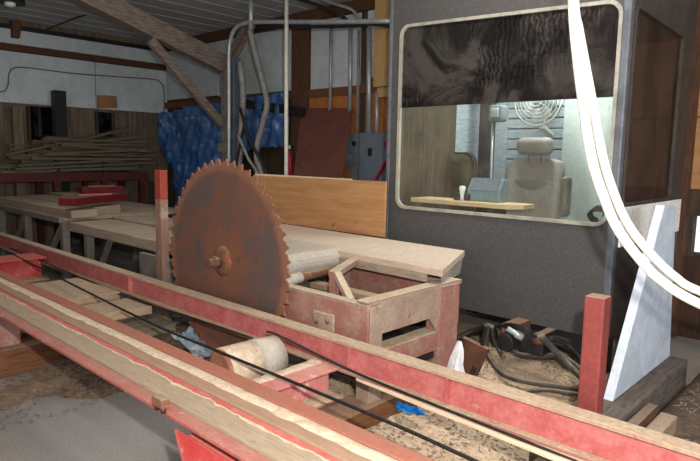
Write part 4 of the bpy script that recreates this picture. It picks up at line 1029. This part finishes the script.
# fire extinguisher
q, w = pY(290.5, 152, 5.85), pY(291, 178, 5.85)
t = thing('fire_extinguisher', (q.x, 5.85, w.z), 'small red fire extinguisher hanging left of the brown leaning board', 'fire extinguisher')
bm = NB(); lathe(bm, (q.x, 5.85, w.z - .06), (0, 0, 1), [(0, .05), (.01, .062), (q.z - w.z - .0, .062), (q.z - w.z + .05, .03), (q.z - w.z + .08, .022)], 18); obj('cylinder', bm, m_redlever, t)
bm = NB(); bar(bm, (q.x - .05, 5.84, q.z + .05), (q.x + .06, 5.84, q.z + .09), .03, .03); obj('handle', bm, m_black, t)
bm = NB(); tube(bm, [(q.x + .03, 5.83, q.z + .05), (q.x + .08, 5.82, q.z), (q.x + .075, 5.8, q.z - .2)], .012, 8); obj('hose', bm, m_black, t)
bm = NB(); lathe(bm, (q.x + .0, 5.84, q.z + .07), (0, -1, 0), [(0, .03), (.03, .03)], 10); obj('gauge', bm, m_whiteplastic, t)
bm = NB(); box(bm, q.x - .03, q.x + .03, 5.9, 5.98, q.z - .1, q.z - .06); obj('bracket', bm, m_black, t)

# ---------------------------------------------------------- white hoses (near)
h1 = [(566, -480), (568, -300), (571, -120), (573, 0), (574.5, 30), (577.5, 60), (582.5, 100), (592, 160), (605, 200), (616, 226), (634, 252), (658, 278), (700, 304), (790, 338), (900, 400), (990, 520), (1030, 690)]
h2 = [(560, -480), (564, -300), (571, -120), (574.5, 0), (579, 30), (584.5, 60), (592, 100), (603.5, 160), (616.5, 200), (629, 226), (649, 252), (674, 276), (702, 292), (800, 322), (920, 385), (1020, 510), (1062, 690)]
bm = NB(); tube(bm, [pD(x, y, 2.0) for x, y in h1], .0168, 16); one('white_hose', bm, m_hose, 'thick white hose, nearer the cab window of the pair hanging from above', 'hose', 'pair of white hoses')
bm = NB(); tube(bm, [pD(x, y, 2.045) for x, y in h2], .0155, 16); one('white_hose', bm, m_hose, 'thick white hose, farther from the cab window of the pair hanging from above', 'hose', 'pair of white hoses')

# ------------------------------------------------------------------ lighting
def light(name, typ, loc, energy, color, size=.1, rot=None, sy=None):
    l = bpy.data.lights.new(name, typ); l.energy = energy; l.color = color
    o = bpy.data.objects.new(name, l); COL.objects.link(o); o.location = loc
    if typ == 'AREA':
        l.shape = 'RECTANGLE'; l.size = size; l.size_y = sy or size
    else: l.shadow_soft_size = size
    if rot: o.rotation_euler = rot
    return o
fl = EYE + rgt * .11 + upv * .18
light('camera_flash', 'POINT', fl, 500, (1, .95, .88), .025)
light('bay_daylight', 'AREA', (4.1, 2.0, 1.7), 120, (.86, .94, 1), 2.5, (0, radians(90), 0), 4.8)
light('near_bay_fill', 'AREA', (.25, -2.9, 1.8), 85, (.92, .96, 1), 6.4, (radians(90), 0, 0), 2.7)  # unseen fill behind the camera, added for ambient light
light('overhead_fill', 'AREA', (-1.7, 3.1, 3.55), 52, (1, .96, .9), 2.0, (0, 0, 0), .5)  # unseen overhead fill added to brighten floor and table tops
light('overhead_fill', 'AREA', (-5.6, 2.2, 3.55), 22, (1, .97, .92), 2.4, (0, 0, 0), .5)  # second unseen overhead fill, added for the left side
light('cab_interior_fill', 'AREA', (-2.3, 4.9, 2.98), 50, (.92, 1, .97), .9, (0, 0, 0), .5)  # fill added to light the cab interior
w = bpy.data.worlds.new('world'); S.world = w; w.use_nodes = True
bg = w.node_tree.nodes['Background']; bg.inputs[0].default_value = (.9, .95, 1, 1); bg.inputs[1].default_value = 1.3
S.view_settings.view_transform = 'Standard'; S.view_settings.look = 'None'
S.view_settings.gamma = 1; S.view_settings.exposure = 0; S.view_settings.use_curve_mapping = False
